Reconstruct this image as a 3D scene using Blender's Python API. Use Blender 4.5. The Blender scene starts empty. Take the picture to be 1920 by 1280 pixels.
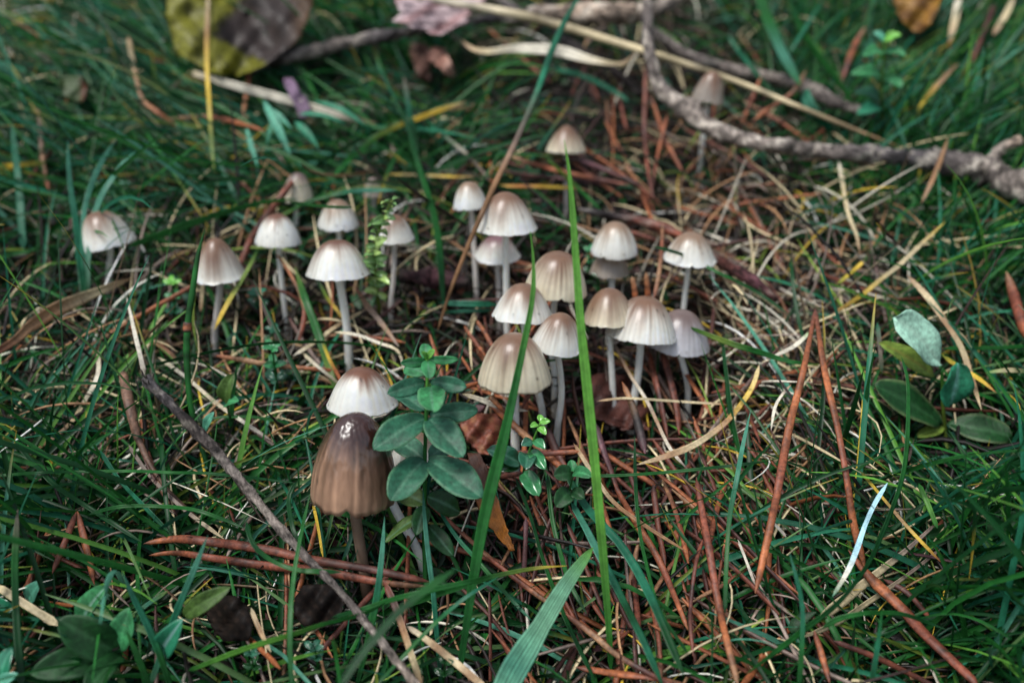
import bpy, math, random
import numpy as np
random.seed(7)
rng = np.random.default_rng(7)
rad = math.radians
S = 0.01                      # every number below is in centimetres; S turns it into metres

# ------------------------------------------------------------------ camera
FPX, CX, CY = 1663.0, 960.0, 640.0
PITCH = rad(20)
CAMZ = 16.63
sc = bpy.context.scene
cam = bpy.data.cameras.new("camera")
cam.sensor_width = 36.0
cam.lens = 36.0 * FPX / 1920.0
cam.clip_start = 0.005
cam.clip_end = 200
cam.dof.use_dof = True
cam.dof.focus_distance = 0.167
cam.dof.aperture_fstop = 10.5
camo = bpy.data.objects.new("camera", cam)
camo.location = (0, 0, CAMZ * S)
camo.rotation_euler = (rad(90) - PITCH, 0, 0)
sc.collection.objects.link(camo)
sc.camera = camo

# ------------------------------------------------------------------ sky, sun, exposure
SUN_EL, SUN_AZ = rad(60), rad(-132)          # azimuth from +Y towards +X
w = bpy.data.worlds.new("World"); sc.world = w; w.use_nodes = True
nt = w.node_tree; nt.nodes.clear()
sky = nt.nodes.new('ShaderNodeTexSky'); sky.sky_type = 'NISHITA'; sky.sun_disc = False
sky.sun_elevation = SUN_EL; sky.sun_rotation = SUN_AZ
sky.air_density = 1.0; sky.dust_density = 1.5; sky.ozone_density = 1.0
hs = nt.nodes.new('ShaderNodeHueSaturation'); hs.inputs['Saturation'].default_value = 0.5
bg = nt.nodes.new('ShaderNodeBackground'); bg.inputs['Strength'].default_value = 0.095
wo = nt.nodes.new('ShaderNodeOutputWorld')
nt.links.new(sky.outputs[0], hs.inputs['Color']); nt.links.new(hs.outputs[0], bg.inputs['Color'])
nt.links.new(bg.outputs[0], wo.inputs['Surface'])
sl = bpy.data.lights.new("sun", 'SUN'); sl.energy = 1.8; sl.angle = rad(24); sl.color = (1, .97, .93)
slo = bpy.data.objects.new("sun", sl)
slo.rotation_euler = (math.pi / 2 - SUN_EL, 0, math.pi - SUN_AZ)
slo.location = (0, 0, 2); sc.collection.objects.link(slo)
sc.view_settings.view_transform = 'Standard'; sc.view_settings.look = 'None'
sc.view_settings.gamma = 1; sc.view_settings.exposure = 0.84
sc.view_settings.use_curve_mapping = False
sc.render.engine = 'CYCLES'
sc.cycles.use_denoising = True
sc.cycles.max_bounces = 8; sc.cycles.transparent_max_bounces = 8

# ------------------------------------------------------------------ geometry of the place
def sstep(a, b, x):
    t = np.clip((x - a) / (b - a), 0, 1); return t * t * (3 - 2 * t)
def zg(x, y):
    x = np.asarray(x, float); y = np.asarray(y, float)
    # a bank that climbs away from the camera between two flat shelves
    yy = np.clip(y, -40, 160)
    z = 0.449 * yy
    b = (.22 * np.sin(x * .9 + 1.3 + .4 * np.sin(y * .5)) * np.cos(y * .7 + .5) + .14 * np.sin(x * 1.9 + y * 1.3)
         + .09 * np.sin(x * 3.3 - y * 2.7 + 2) + .06 * np.cos(x * 5.1 + y * 4.3))
    far = np.clip((np.hypot(x, y - 25) - 60) / 200, 0, 1)
    b = b + far * (3 * np.sin(x * .03) * np.cos(y * .025))
    return z + b
def project(P):
    P = np.asarray(P, float)
    y, z = P[..., 1], P[..., 2] - 0
    c, s = math.cos(PITCH), math.sin(PITCH)
    d = y * c - z * s; v = y * s + z * c
    d = np.where(d < 1, 1, d)
    return CX + FPX * P[..., 0] / d, CY - FPX * v / d, d
# inside the code the camera is the origin; ground there is zg - CAMZ
def gz(x, y): return zg(x, y) - CAMZ
def ray(px, py):
    u = (np.asarray(px, float) - CX) / FPX; v = (CY - np.asarray(py, float)) / FPX
    c, s = math.cos(PITCH), math.sin(PITCH)
    return np.stack([u, c + v * s, -s + v * c], -1)
def W(px, py, d): return ray(px, py) * np.asarray(d, float)[..., None]
def G(px, py, h=0.0):
    r = ray(px, py); h = np.asarray(h, float)
    d = np.full(np.shape(r)[:-1], 20.0)
    for _ in range(14):
        P = r * d[..., None]
        target = gz(P[..., 0], P[..., 1]) + h
        # plane z = .449 y + k through the target height
        k = target - .449 * P[..., 1]
        den = r[..., 2] - .449 * r[..., 1]
        d = .5 * d + .5 * k / den
    return r * d[..., None]
def V(px, py, Y):
    r = ray(px, py); return r * (Y / r[..., 1])[..., None]
def nz(v): return v / (np.linalg.norm(v, axis=-1, keepdims=True) + 1e-9)

# ------------------------------------------------------------------ protection buffer (nothing loose grows across what the photo shows clear)
BW, BH, BQ = 520, 360, 4
pbuf = np.zeros((BH, BW))          # farthest depth that must stay clear in front
def protect(P, r):
    P = np.atleast_2d(P); px, py, d = project(P)
    rr = np.broadcast_to(np.asarray(r, float), d.shape) * FPX / d
    for a, b, dd, q in zip(px, py, d, rr):
        x0, x1 = int((a - q) / BQ) + 20, int((a + q) / BQ) + 20
        y0, y1 = int((b - q) / BQ) + 20, int((b + q) / BQ) + 20
        x0, y0 = max(x0, 0), max(y0, 0)
        if x1 < x0 or y1 < y0: continue
        reg = pbuf[y0:y1 + 1, x0:x1 + 1]
        np.maximum(reg, dd, out=reg)
def blocked(C):
    px, py, d = project(C)
    ix = np.clip((px / BQ).astype(int) + 20, 0, BW - 1); iy = np.clip((py / BQ).astype(int) + 20, 0, BH - 1)
    return (d < pbuf[iy, ix] - .05)

# ------------------------------------------------------------------ mesh making
def link(o, parent=None):
    sc.collection.objects.link(o)
    if parent is not None: o.parent = parent
    return o
def mk(name, verts, faces, cols, mat, origin=None, parent=None, smooth=True):
    verts = np.asarray(verts, float).reshape(-1, 3)
    faces = np.asarray(faces, np.int32)
    if origin is None: origin = verts.mean(0)
    origin = np.asarray(origin, float)
    me = bpy.data.meshes.new(name)
    n, m = len(verts), len(faces); k = faces.shape[1]
    me.vertices.add(n); me.vertices.foreach_set('co', ((verts - origin) * S).astype(np.float32).ravel())
    me.loops.add(m * k); me.loops.foreach_set('vertex_index', faces.ravel())
    me.polygons.add(m); me.polygons.foreach_set('loop_start', np.arange(0, m * k, k, dtype=np.int32))
    me.polygons.foreach_set('loop_total', np.full(m, k, np.int32))
    if smooth: me.polygons.foreach_set('use_smooth', np.ones(m, bool))
    me.update(calc_edges=True)
    cols = np.asarray(cols, float)
    if cols.ndim == 1: cols = np.broadcast_to(cols, (n, 3))
    a = me.color_attributes.new('col', 'FLOAT_COLOR', 'POINT')
    a.data.foreach_set('color', np.concatenate([cols, np.ones((n, 1))], 1).astype(np.float32).ravel())
    me.materials.append(mat)
    o = bpy.data.objects.new(name, me)
    if parent is None: o.location = ((origin + [0, 0, CAMZ]) * S)
    return link(o, parent)
def tag(o, label=None, cat=None, group=None, kind=None):
    if label: o['label'] = label
    if cat: o['category'] = cat
    if group: o['group'] = group
    if kind: o['kind'] = kind
    return o
def empty(name, loc):
    o = bpy.data.objects.new(name, None); o.empty_display_size = .003
    o.location = ((np.asarray(loc, float) + [0, 0, CAMZ]) * S); return link(o)

def spline(P, n):
    P = np.asarray(P, float)
    if len(P) == 1: return np.repeat(P, n, 0)
    if len(P) == 2: t = np.linspace(0, 1, n)[:, None]; return P[0] * (1 - t) + P[1] * t
    Q = np.vstack([2 * P[0] - P[1], P, 2 * P[-1] - P[-2]])
    L = np.r_[0, np.cumsum(np.linalg.norm(np.diff(P[:, :3], axis=0), axis=1))]
    s = np.linspace(0, L[-1], n); out = []
    for a in s:
        i = min(max(np.searchsorted(L, a, 'right') - 1, 0), len(P) - 2)
        t = (a - L[i]) / max(L[i + 1] - L[i], 1e-9)
        p0, p1, p2, p3 = Q[i], Q[i + 1], Q[i + 2], Q[i + 3]
        out.append(.5 * ((2 * p1) + (-p0 + p2) * t + (2 * p0 - 5 * p1 + 4 * p2 - p3) * t * t + (-p0 + 3 * p1 - 3 * p2 + p3) * t ** 3))
    return np.array(out)
def frames(C):
    T = nz(np.gradient(C, axis=0))
    a = np.array([0, -.6, .8]); u = nz(a - T[0] * a.dot(T[0])); U = []
    for t in T:
        u = u - t * u.dot(t); u = u / (np.linalg.norm(u) + 1e-9); U.append(u)
    U = np.array(U); return T, U, np.cross(T, U)
def tube(C, R, ns=10, rough=0.0, seed=0):
    """closed round body along C; returns verts, faces and the 0..1 place of each vertex along it"""
    T, U, B = frames(C); n = len(C); R = np.broadcast_to(np.asarray(R, float), (n,))
    th = np.arange(ns) / ns * 2 * math.pi
    k = R[:, None] * np.ones(ns)
    if rough:
        r2 = np.random.default_rng(seed)
        nn = r2.normal(0, 1, (n, ns)); nn = (nn + np.roll(nn, 1, 1) + np.roll(nn, 1, 0)) / 1.7
        k = k * (1 + rough * nn)
    V_ = C[:, None] + U[:, None] * (np.cos(th)[None, :, None] * k[..., None]) + B[:, None] * (np.sin(th)[None, :, None] * k[..., None])
    e0 = C[0] + (V_[:1] - C[0]) * .02; e1 = C[-1] + (V_[-1:] - C[-1]) * .02
    V_ = np.concatenate([e0, V_, e1], 0); n += 2
    i, j = np.meshgrid(np.arange(n - 1), np.arange(ns), indexing='ij'); j2 = (j + 1) % ns
    F = np.stack([i * ns + j, i * ns + j2, (i + 1) * ns + j2, (i + 1) * ns + j], -1).reshape(-1, 4)
    t = np.repeat(np.r_[0, np.linspace(0, 1, n - 2), 1], ns)
    return V_.reshape(-1, 3), F, t
def jitter(col, n, amt=.12, seed=0):
    r2 = np.random.default_rng(seed); return np.clip(np.asarray(col)[None] * (1 + r2.normal(0, amt, (n, 1))), 0, 1)
def grid_faces(n, m, off=0, flip=False):
    i, j = np.meshgrid(np.arange(n - 1), np.arange(m - 1), indexing='ij')
    F = np.stack([i * m + j, i * m + j + 1, (i + 1) * m + j + 1, (i + 1) * m + j], -1).reshape(-1, 4) + off
    return F[:, ::-1] if flip else F
def shell(P, thick):
    """closed thin body from a grid of points (n, m, 3)"""
    n, m = P.shape[:2]
    du = np.gradient(P, axis=0); dv = np.gradient(P, axis=1); N = nz(np.cross(du, dv))
    th = np.ones((n, m)) * thick; th[0] = th[-1] = thick * .2; th[:, 0] = th[:, -1] = thick * .2
    A = (P + N * th[..., None] / 2).reshape(-1, 3); B = (P - N * th[..., None] / 2).reshape(-1, 3)
    F = [grid_faces(n, m), grid_faces(n, m, n * m, True)]
    k = n * m
    e = []
    for i in range(n - 1):
        e.append([i * m, (i + 1) * m, (i + 1) * m + k, i * m + k]); a = i * m + m - 1; b = a + m
        e.append([b, a, a + k, b + k])
    for j in range(m - 1):
        e.append([j + 1, j, j + k, j + 1 + k]); a = (n - 1) * m + j
        e.append([a, a + 1, a + 1 + k, a + k])
    F.append(np.array(e)); return np.vstack([A, B]), np.vstack(F)

# ------------------------------------------------------------------ materials
def mat_base(name):
    m = bpy.data.materials.new(name); m.use_nodes = True; nt = m.node_tree; nt.nodes.clear()
    N = nt.nodes.new; L = nt.links.new
    out = N('ShaderNodeOutputMaterial'); p = N('ShaderNodeBsdfPrincipled'); L(p.outputs[0], out.inputs[0])
    at = N('ShaderNodeAttribute'); at.attribute_name = 'col'
    return m, nt, N, L, out, p, at
def attr_mat(name, rough, scale=900, var=.35, bump=.2, trans=0.0, coat=0.0, sss=0.0, spec=.5, stretch=(1, 1, 1), bdist=.0002, det=4, cr=.3):
    m, nt, N, L, out, p, at = mat_base(name)
    tc = N('ShaderNodeTexCoord'); mp = N('ShaderNodeMapping'); mp.inputs['Scale'].default_value = stretch
    L(tc.outputs['Object'], mp.inputs[0])
    no = N('ShaderNodeTexNoise'); no.inputs['Scale'].default_value = scale; no.inputs['Detail'].default_value = det
    no.inputs['Roughness'].default_value = .65
    L(mp.outputs[0], no.inputs['Vector'])
    mr = N('ShaderNodeMapRange'); mr.inputs[1].default_value = .3; mr.inputs[2].default_value = .7
    mr.inputs[3].default_value = 1 - var; mr.inputs[4].default_value = 1 + var
    L(no.outputs[0], mr.inputs[0])
    vm = N('ShaderNodeVectorMath'); vm.operation = 'SCALE'; L(at.outputs['Color'], vm.inputs[0]); L(mr.outputs[0], vm.inputs['Scale'])
    L(vm.outputs[0], p.inputs['Base Color'])
    p.inputs['Roughness'].default_value = rough
    p.inputs['Specular IOR Level'].default_value = spec
    if coat: p.inputs['Coat Weight'].default_value = coat; p.inputs['Coat Roughness'].default_value = .12
    if sss:
        p.inputs['Subsurface Weight'].default_value = sss; p.inputs['Subsurface Radius'].default_value = (1, .8, .6)
        p.inputs['Subsurface Scale'].default_value = .0015
    if bump:
        b = N('ShaderNodeBump'); b.inputs['Strength'].default_value = bump; b.inputs['Distance'].default_value = bdist
        L(no.outputs[0], b.inputs['Height']); L(b.outputs[0], p.inputs['Normal'])
        if coat: L(b.outputs[0], p.inputs['Coat Normal']); p.inputs['Coat Roughness'].default_value = cr
    if trans:
        t = N('ShaderNodeBsdfTranslucent'); mx = N('ShaderNodeMixShader'); mx.inputs[0].default_value = trans
        L(vm.outputs[0], t.inputs[0]); L(p.outputs[0], mx.inputs[1]); L(t.outputs[0], mx.inputs[2]); L(mx.outputs[0], out.inputs[0])
    return m
M = dict(
    grass=attr_mat('grass_green', .42, 700, .25, .15, trans=.3, spec=.32),
    straw=attr_mat('dry_straw', .5, 1500, .35, .3, spec=.4),
    needle=attr_mat('pine_needle_brown', .55, 1100, .6, .6, spec=.5),
    leaf=attr_mat('fresh_leaf', .5, 800, .42, .5, trans=.15, spec=.38, bdist=.0003),
    gloss=attr_mat('glossy_leaf', .2, 500, .2, .15, trans=.08, spec=.7, bdist=.0003),
    dead=attr_mat('dead_leaf', .5, 600, .4, .5, spec=.4, bdist=.0005),
    cap=attr_mat('mushroom_cap', .34, 420, .10, .35, coat=.5, sss=.5, trans=.22, spec=.5, bdist=.0002),
    wetcap=attr_mat('wet_mushroom_cap', .3, 200, .32, 1.0, coat=.9, sss=.05, spec=.4, bdist=.0010, det=3, stretch=(1, 1, .3), cr=.2),
    stem=attr_mat('mushroom_stem', .3, 500, .12, .2, sss=.5, trans=.15, spec=.5),
    bark=attr_mat('bark', .75, 700, .75, 1.0, spec=.25, bdist=.0012, det=8),
    soil=attr_mat('dark_soil', .8, 300, .6, 1.0, spec=.2, bdist=.002, det=8),
    wet=attr_mat('wet_decay', .6, 160, .8, .3, spec=.12, bdist=.0004, det=5),
)
m, nt, N, L, out, p, at = mat_base('water_drop')
p.inputs['Transmission Weight'].default_value = 1; p.inputs['Roughness'].default_value = .02; p.inputs['IOR'].default_value = 1.33
M['drop'] = m

COL = dict(g=(.006, .058, .014), G=(.016, .125, .022), b=(.02, .16, .085), B=(.075, .27, .18), y=(.13, .2, .03), Y=(.55, .38, .04),
           r=(.17, .048, .026), R=(.065, .022, .017), o=(.30, .095, .033), s=(.48, .40, .24), t=(.27, .15, .075), w=(.62, .58, .47),
           k=(.06, .045, .04), p=(.12, .05, .06), e=(.22, .17, .14), c=(.12, .34, .05), z=(.35, .6, .68), K=(.02, .015, .014))
COL['f'] = (.15, .36, .22)
for k_ in COL: COL[k_] = np.array(COL[k_])
def ramp(key, t):
    cs = np.array([COL[c] for c in key]); x = np.asarray(t) * (len(cs) - 1)
    i = np.clip(np.floor(x).astype(int), 0, max(len(cs) - 2, 0)); f = (x - i)[..., None]
    if len(cs) == 1: return np.broadcast_to(cs[0], np.shape(t) + (3,))
    return cs[i] * (1 - f) + cs[i + 1] * f

# ------------------------------------------------------------------ ground sheet
def axis_pts(a, b, fine, lim):
    core = np.arange(a, b + .001, fine); o = []; s = fine; v = b
    while v < lim: s *= 1.35; v += s; o.append(v)
    lo = []; s = fine; v = a
    while v > -lim: s *= 1.35; v -= s; lo.append(v)
    return np.r_[lo[::-1], core, o]
xs, ys = axis_pts(-26, 26, .22, 6000), axis_pts(6, 46, .22, 6000)
X, Y = np.meshgrid(xs, ys, indexing='ij')
Z = gz(X, Y)
fine = np.random.default_rng(3).normal(0, .05, X.shape); Z = Z - 1.5 + fine
Pg = np.stack([X, Y, Z], -1).reshape(-1, 3)
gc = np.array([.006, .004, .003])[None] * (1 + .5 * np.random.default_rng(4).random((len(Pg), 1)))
go = mk('ground', Pg, grid_faces(len(xs), len(ys)), gc, M['soil'], origin=(0, 0, -CAMZ))
tag(go, kind='structure')

# ------------------------------------------------------------------ mushrooms
def cap_mesh(c, R, H, top, rim, p=2.6, ell=.3, flare=.0, nl=30, roll=0, lean=0, seed=0, dark=.75, ell2=None, trans0=.25, trans1=.8, lines=.5, ragged=.012, spot=0):
    r2 = np.random.default_rng(seed)
    p = p * r2.uniform(.88, 1.12); ell = float(np.clip(ell + r2.uniform(-.15, .2), 0, 1)); lean = lean + r2.uniform(-7, 7); flare = flare + r2.uniform(-.01, .06) * (dark > .5)
    nr, ns = 26, nl * 6
    s = np.linspace(0, 1, nr); ph = s * math.pi / 2
    r = R * np.sin(ph); z = H * (ell * np.cos(ph) + (1 - ell) * (1 - np.sin(ph) ** p))
    r = r * (1 + flare * s ** 6)
    th = np.arange(ns) / ns * 2 * math.pi
    ph0 = r2.random(8) * 6.28
    wob = 1 + .018 * np.sin(2 * th + ph0[0]) + .014 * np.sin(3 * th + ph0[1]) + .008 * np.sin(5 * th + ph0[2])
    # striae: narrow grooves, uneven in depth
    lw = th * nl + .6 * np.sin(2 * th + ph0[3]) + .5 * np.sin(5 * th + ph0[4])
    gr = np.clip(.5 + .5 * np.cos(lw), 0, 1) ** 1.6
    gr *= (.6 + .4 * np.sin(4 * th + ph0[5]) * np.sin(7 * th + ph0[6]))
    st = sstep(.25, .65, s)[:, None]
    rr = r[:, None] * (1 + (wob - 1)[None] * s[:, None]) * (1 - .018 * min(lines, .6) * gr[None] * st)
    zz = z[:, None] + 0 * th[None]
    ed = sstep(.85, 1, s)[:, None]
    zz = zz + ed * (H * ragged * (.35 * np.sin(lw * 1.0 + 1)[None] + 1.3 * np.interp(th, np.linspace(0, 6.3, 40), r2.normal(0, 1, 40))[None]))
    for _ in range(r2.integers(2, 6)):         # nicks and splits in the rim
        a0 = r2.uniform(0, 6.28); wn = r2.uniform(.03, .09); dn = np.exp(-((((th - a0 + math.pi) % 6.2832) - math.pi) / wn) ** 2)
        zz = zz + dn[None] * sstep(.8, 1, s)[:, None] * H * r2.uniform(.03, .1)
    P = np.stack([rr * np.cos(th), rr * np.sin(th), zz], -1)
    # inner skin
    ri = rr[6:] * .95; zi = zz[6:] - H * .05 * (1 - sstep(.8, 1, s[6:]))[:, None]
    Pi = np.stack([ri * np.cos(th), ri * np.sin(th), zi], -1)[::-1]
    Pa = np.concatenate([P, Pi], 0); n = len(Pa)
    i, j = np.meshgrid(np.arange(n - 1), np.arange(ns), indexing='ij'); j2 = (j + 1) % ns
    F = np.stack([i * ns + j, i * ns + j2, (i + 1) * ns + j2, (i + 1) * ns + j], -1).reshape(-1, 4)
    top, rim = np.array(top), np.array(rim)
    rn = np.interp(th, np.linspace(0, 6.2832, 61), np.r_[r2.normal(0, 1, 60), 0])
    sv = s[:, None] + (.07 * np.sin(2 * th + ph0[5]) + .05 * np.sin(5 * th + ph0[4]) + .045 * rn)[None] * sstep(.05, .5, s)[:, None]
    t = sstep(trans0, trans1, sv)[..., None]
    C = top * (1 - t) + rim * t
    C = C * (1 - (1 - dark) * (gr[None] * st)[..., None] * lines * 2)
    blot = 1 + .10 * np.sin(2 * th + ph0[7])[None, :, None] * np.sin(s * 3 + ph0[1])[:, None, None]
    C = np.clip(C * blot, 0, .85)
    C = C * (1 + (.22 if dark < .6 else .05) * np.clip(rn, -1.5, 1.5)[None, :, None] * st[..., None])
    for _ in range(r2.integers(3, 9)):         # specks of soil stuck to the cap
        a0 = r2.uniform(0, 6.28); s0 = r2.uniform(.3, .95); q = np.exp(-(((((th - a0 + math.pi) % 6.2832) - math.pi) / .05)[None] ** 2 + ((s - s0) / .02)[:, None] ** 2))
        C = C * (1 - .75 * q[..., None])
    Ci = np.broadcast_to(rim * .8, Pi.shape)
    Ca = np.concatenate([C, Ci], 0).reshape(-1, 3)
    def place(Q):
        a = rad(roll); b = rad(lean); Q = Q.copy().reshape(-1, 3)
        y, z_ = Q[:, 1].copy(), Q[:, 2].copy(); Q[:, 1] = y * math.cos(b) - z_ * math.sin(b); Q[:, 2] = y * math.sin(b) + z_ * math.cos(b)
        x, z_ = Q[:, 0].copy(), Q[:, 2].copy(); Q[:, 0] = x * math.cos(a) + z_ * math.sin(a); Q[:, 2] = -x * math.sin(a) + z_ * math.cos(a)
        return Q + c
    # gills
    ng = 36; gt = np.arange(ng) / ng * 2 * math.pi
    u = np.linspace(.12, .93, 5)
    gp, gf = [], []
    for a in gt:
        k = len(gp)
        for q in u:
            zt = H * max(1 - q ** 2.2, 0) ** .9 * .88; zb = zt * .55 - H * 0 + .02 * H
            for zq in (zt, zb):
                gp.append([R * q * math.cos(a), R * q * math.sin(a), zq])
        for q in range(4): gf.append([k + 2 * q, k + 2 * q + 1, k + 2 * q + 3, k + 2 * q + 2])
    return place(Pa), F, Ca, place(np.array(gp)), np.array(gf)

def mushroom(label, apex, left, right, bottom, base, stemw, top='pale', rim='white', roll=0, mid=None, stemc='cold', group='small bonnet mushrooms in the grass', name='mushroom', wet=False, dy=0.0, guard=True, **kw):
    B = G(*base)
    cx = (left + right) / 2
    el = PITCH + math.atan((bottom - CY) / FPX)
    Rp = (right - left) / 2 * math.cos(rad(roll) * .5)
    cy = bottom - Rp * math.sin(el) * .95
    C = V(cx, cy, B[1] + dy); d = project(C)[2]
    R = Rp * d / FPX
    H = (cy - apex) / math.cos(el) * d / FPX / max(math.cos(rad(roll)), .7)
    tops = dict(pale=(.31, .21, .14), brown=(.19, .085, .05), mid=(.23, .13, .08), grey=(.20, .145, .13), dark=(.035, .012, .008), violet=(.25, .14, .15))
    rims = dict(white=(.90, .875, .78), cream=(.80, .71, .53), grey=(.62, .61, .64), tan=(.36, .215, .14), dull=(.36, .31, .26))
    root = empty(name, B)
    tag(root, label, 'mushroom', group)
    Pa, F, Ca, gp, gf = cap_mesh(C, R, H, tops[top], rims[rim], roll=roll, seed=int(left * 7 + bottom), **kw)
    mk('cap', Pa, F, Ca, M['wetcap' if wet else 'cap'], origin=B, parent=root)
    mk('gills', gp, gf, np.array(rims[rim]) * .7, M['cap'], origin=B, parent=root)
    # stem, from the soil up into the cap
    rl = rad(roll)
    inside = C + np.array([math.sin(rl), 0, math.cos(rl)]) * H * .8
    pts = [B - [0, 0, 1.8], B + [0, 0, .02]]
    if mid: pts.append(V(mid[0], mid[1], B[1] + dy * .4))
    pts += [C, inside]
    c = spline(pts, 22); t = np.linspace(0, 1, 22)
    sr = stemw * .44 * d / FPX
    Vs, Fs, tv = tube(c, sr * (1.12 - .25 * t), 14, .012, seed=int(left))
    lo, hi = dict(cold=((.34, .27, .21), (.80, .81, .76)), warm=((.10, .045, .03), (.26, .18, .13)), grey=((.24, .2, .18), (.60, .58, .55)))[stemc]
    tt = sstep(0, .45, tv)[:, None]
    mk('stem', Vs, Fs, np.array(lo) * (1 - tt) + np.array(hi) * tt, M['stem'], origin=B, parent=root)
    # keep clear
    if not guard: return root
    for q in np.linspace(0, 1, 6):
        rr = R * math.sqrt(max(1 - q ** 1.7, 0.02)); zc = C + np.array([0, 0, H * q])
        protect(zc + np.array([[x, 0, 0] for x in np.linspace(-rr, rr, 9)]), R * .16)
    protect(c[7:], sr * .9)
    return root

mushroom('large dark brown wet bell-shaped mushroom with pleated cap, nearest to the camera', 783, 583, 741, 967, (686, 1097), 24, 'dark', 'tan', wet=True,
         p=3.0, ell=1.0, flare=-.02, nl=26, stemc='warm', dark=.45, lines=.42, trans0=.38, trans1=1.0, roll=6, ragged=.012)
mushroom('white mushroom with brown crown standing just behind the big dark brown one', 692, 618, 741, 783, (793, 1062), 19, 'brown', 'white', mid=(728, 925), dy=1.1, nl=24, flare=.03, trans0=.25, trans1=.6, lines=.3, roll=1)
mushroom('low white mushroom almost hidden behind the leaves of the whorled plant', 812, 732, 822, 888, (792, 1005), 15, 'pale', 'white', nl=24)
mushroom('pale brown conical mushroom left of the group, next to the thin jointed stalk', 447, 367, 459, 531, (403, 640), 15, 'mid', 'white', p=1.9, ell=.1, flare=.05, lines=.06, trans0=.25, trans1=.95, roll=-2, mid=(407, 590), stemc='grey')
mushroom('white mushroom with tan crown and a thin bent stem, beside the rust brown stick', 402, 478, 565, 467, (536, 600), 12, 'brown', 'white', mid=(527, 520), lines=.15, trans0=.2, trans1=.55, roll=2)
mushroom('small white mushroom behind, crossed by a dark grass blade over its crown', 374, 596, 673, 431, (641, 520), 12, 'pale', 'white', lines=.15, p=2.4, roll=2)
mushroom('white mushroom with reddish brown streaked crown on a long pale stem', 452, 578, 691, 529, (656, 704), 18, 'brown', 'white', mid=(650, 610), lines=.4, trans0=.15, trans1=.7, nl=28, flare=.02)
mushroom('small white mushroom right of the moss sprig', 402, 704, 776, 455, (733, 585), 11, 'mid', 'white', mid=(738, 520), stemc='grey', lines=.15)
mushroom('blurred white mushroom at far left sunk into leaning grass', 398, 156, 256, 474, (205, 545), 14, 'mid', 'white', roll=-14, guard=False, lines=.15)
mushroom('blurred greyish mushroom behind the tip of the rust brown stick', 325, 528, 588, 381, (556, 440), 10, 'grey', 'cream', guard=False, roll=6, lines=.2)
mushroom('faint little brown mushroom in shade above the moss sprig', 333, 681, 720, 371, (702, 430), 8, 'grey', 'dull', guard=False, lines=.2, stemc='grey')
mushroom('small white mushroom tucked behind the left edge of the tall twin cap', 342, 851, 915, 396, (893, 545), 12, 'pale', 'white', roll=-6, lines=.12, stemc='grey', mid=(889, 470))
mushroom('tall pale mushroom crossed by the long brown stalk at its left edge', 361, 891, 1005, 440, (951, 630), 15, 'mid', 'white', mid=(949, 520), lines=.3, nl=34, trans1=.85, p=2.3)
mushroom('small frilled violet white mushroom seen behind the stem of the tall pale one', 441, 891, 973, 490, (937, 575), 13, 'violet', 'white', stemc='grey', lines=.3, flare=.05)
mushroom('cream ribbed mushroom behind the bright upright grass blade', 473, 982, 1101, 562, (1040, 725), 14, 'mid', 'cream', roll=5, lines=.45, nl=34, mid=(1034, 640))
mushroom('white ribbed mushroom whose cap is crossed by the tip of the curved grass blade', 533, 925, 1034, 609, (1018, 785), 15, 'mid', 'white', roll=2, lines=.4, nl=34, mid=(1000, 700))
mushroom('large cream ribbed mushroom with the curved grass blade across its middle', 627, 900, 1030, 735, (966, 862), 20, 'mid', 'cream', lines=.5, nl=36, p=3.0, ell=.6)
mushroom('white mushroom with a tiny dark speck between the two tall grass blades', 587, 996, 1094, 664, (1044, 822), 15, 'mid', 'white', roll=7, lines=.35, nl=32, mid=(1053, 735))
mushroom('pale mushroom standing right of the grass blade with another cap beneath it', 416, 1108, 1196, 484, (1143, 600), 12, 'pale', 'white', lines=.3, nl=32, p=2.4)
mushroom('dull cream mushroom half hidden under the pale cap right of the bright blade', 470, 1106, 1180, 521, (1150, 583), 11, 'pale', 'dull', lines=.15)
mushroom('brownish mushroom tucked behind the broad ribbed white one', 542, 1091, 1192, 617, (1150, 768), 14, 'mid', 'cream', lines=.3, nl=30, trans1=1.1)
mushroom('broad white ribbed mushroom with two rust needle tips behind its crown', 559, 1138, 1267, 652, (1184, 782), 17, 'mid', 'white', roll=5, lines=.6, nl=38, mid=(1196, 705), trans1=.8)
mushroom('low white mushroom standing apart at the right of the group by the dry straw', 436, 1245, 1340, 497, (1279, 605), 12, 'pale', 'white', roll=2, lines=.2, flare=.04)
mushroom('bluish grey mushroom behind the right side of the broad ribbed white one', 582, 1214, 1328, 663, (1290, 735), 14, 'grey', 'grey', roll=5, lines=.4, nl=32, p=2.3, ell=.5)
mushroom('small conical mushroom alone in the dark hollow farther up the bank', 236, 1024, 1099, 288, (1062, 368), 11, 'mid', 'cream', p=1.8, lines=.1, trans1=1.0, stemc='grey')
mushroom('blurred pinkish mushroom far up the bank behind the long yellow straw', 136, 1296, 1356, 192, (1313, 312), 12, 'mid', 'dull', guard=False, lines=.1, roll=8)

# old drooping stem at the left
c = spline([G(231, 702, 1.6), G(243, 760, 1.6), G(262, 828, 1.3), G(300, 900, .9), G(360, 965, .4), G(392, 1000, .1)], 30)
t = np.linspace(0, 1, 30); R_ = .085 - .03 * t + .03 * np.sin(t * 7)
Vs, Fs, tv = tube(c, R_, 12, .04, 5)
o = mk('broken_mushroom', Vs, Fs, np.clip(np.array([.13, .07, .045]) * (1.3 - .6 * tv + .25 * np.sin(tv * 40))[:, None], 0, 1), M['needle'], origin=c[-1])
tag(o, 'limp translucent brown mushroom stem without a cap, drooping beside the grey stick', 'mushroom')
protect(c[:14], .07)

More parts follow.
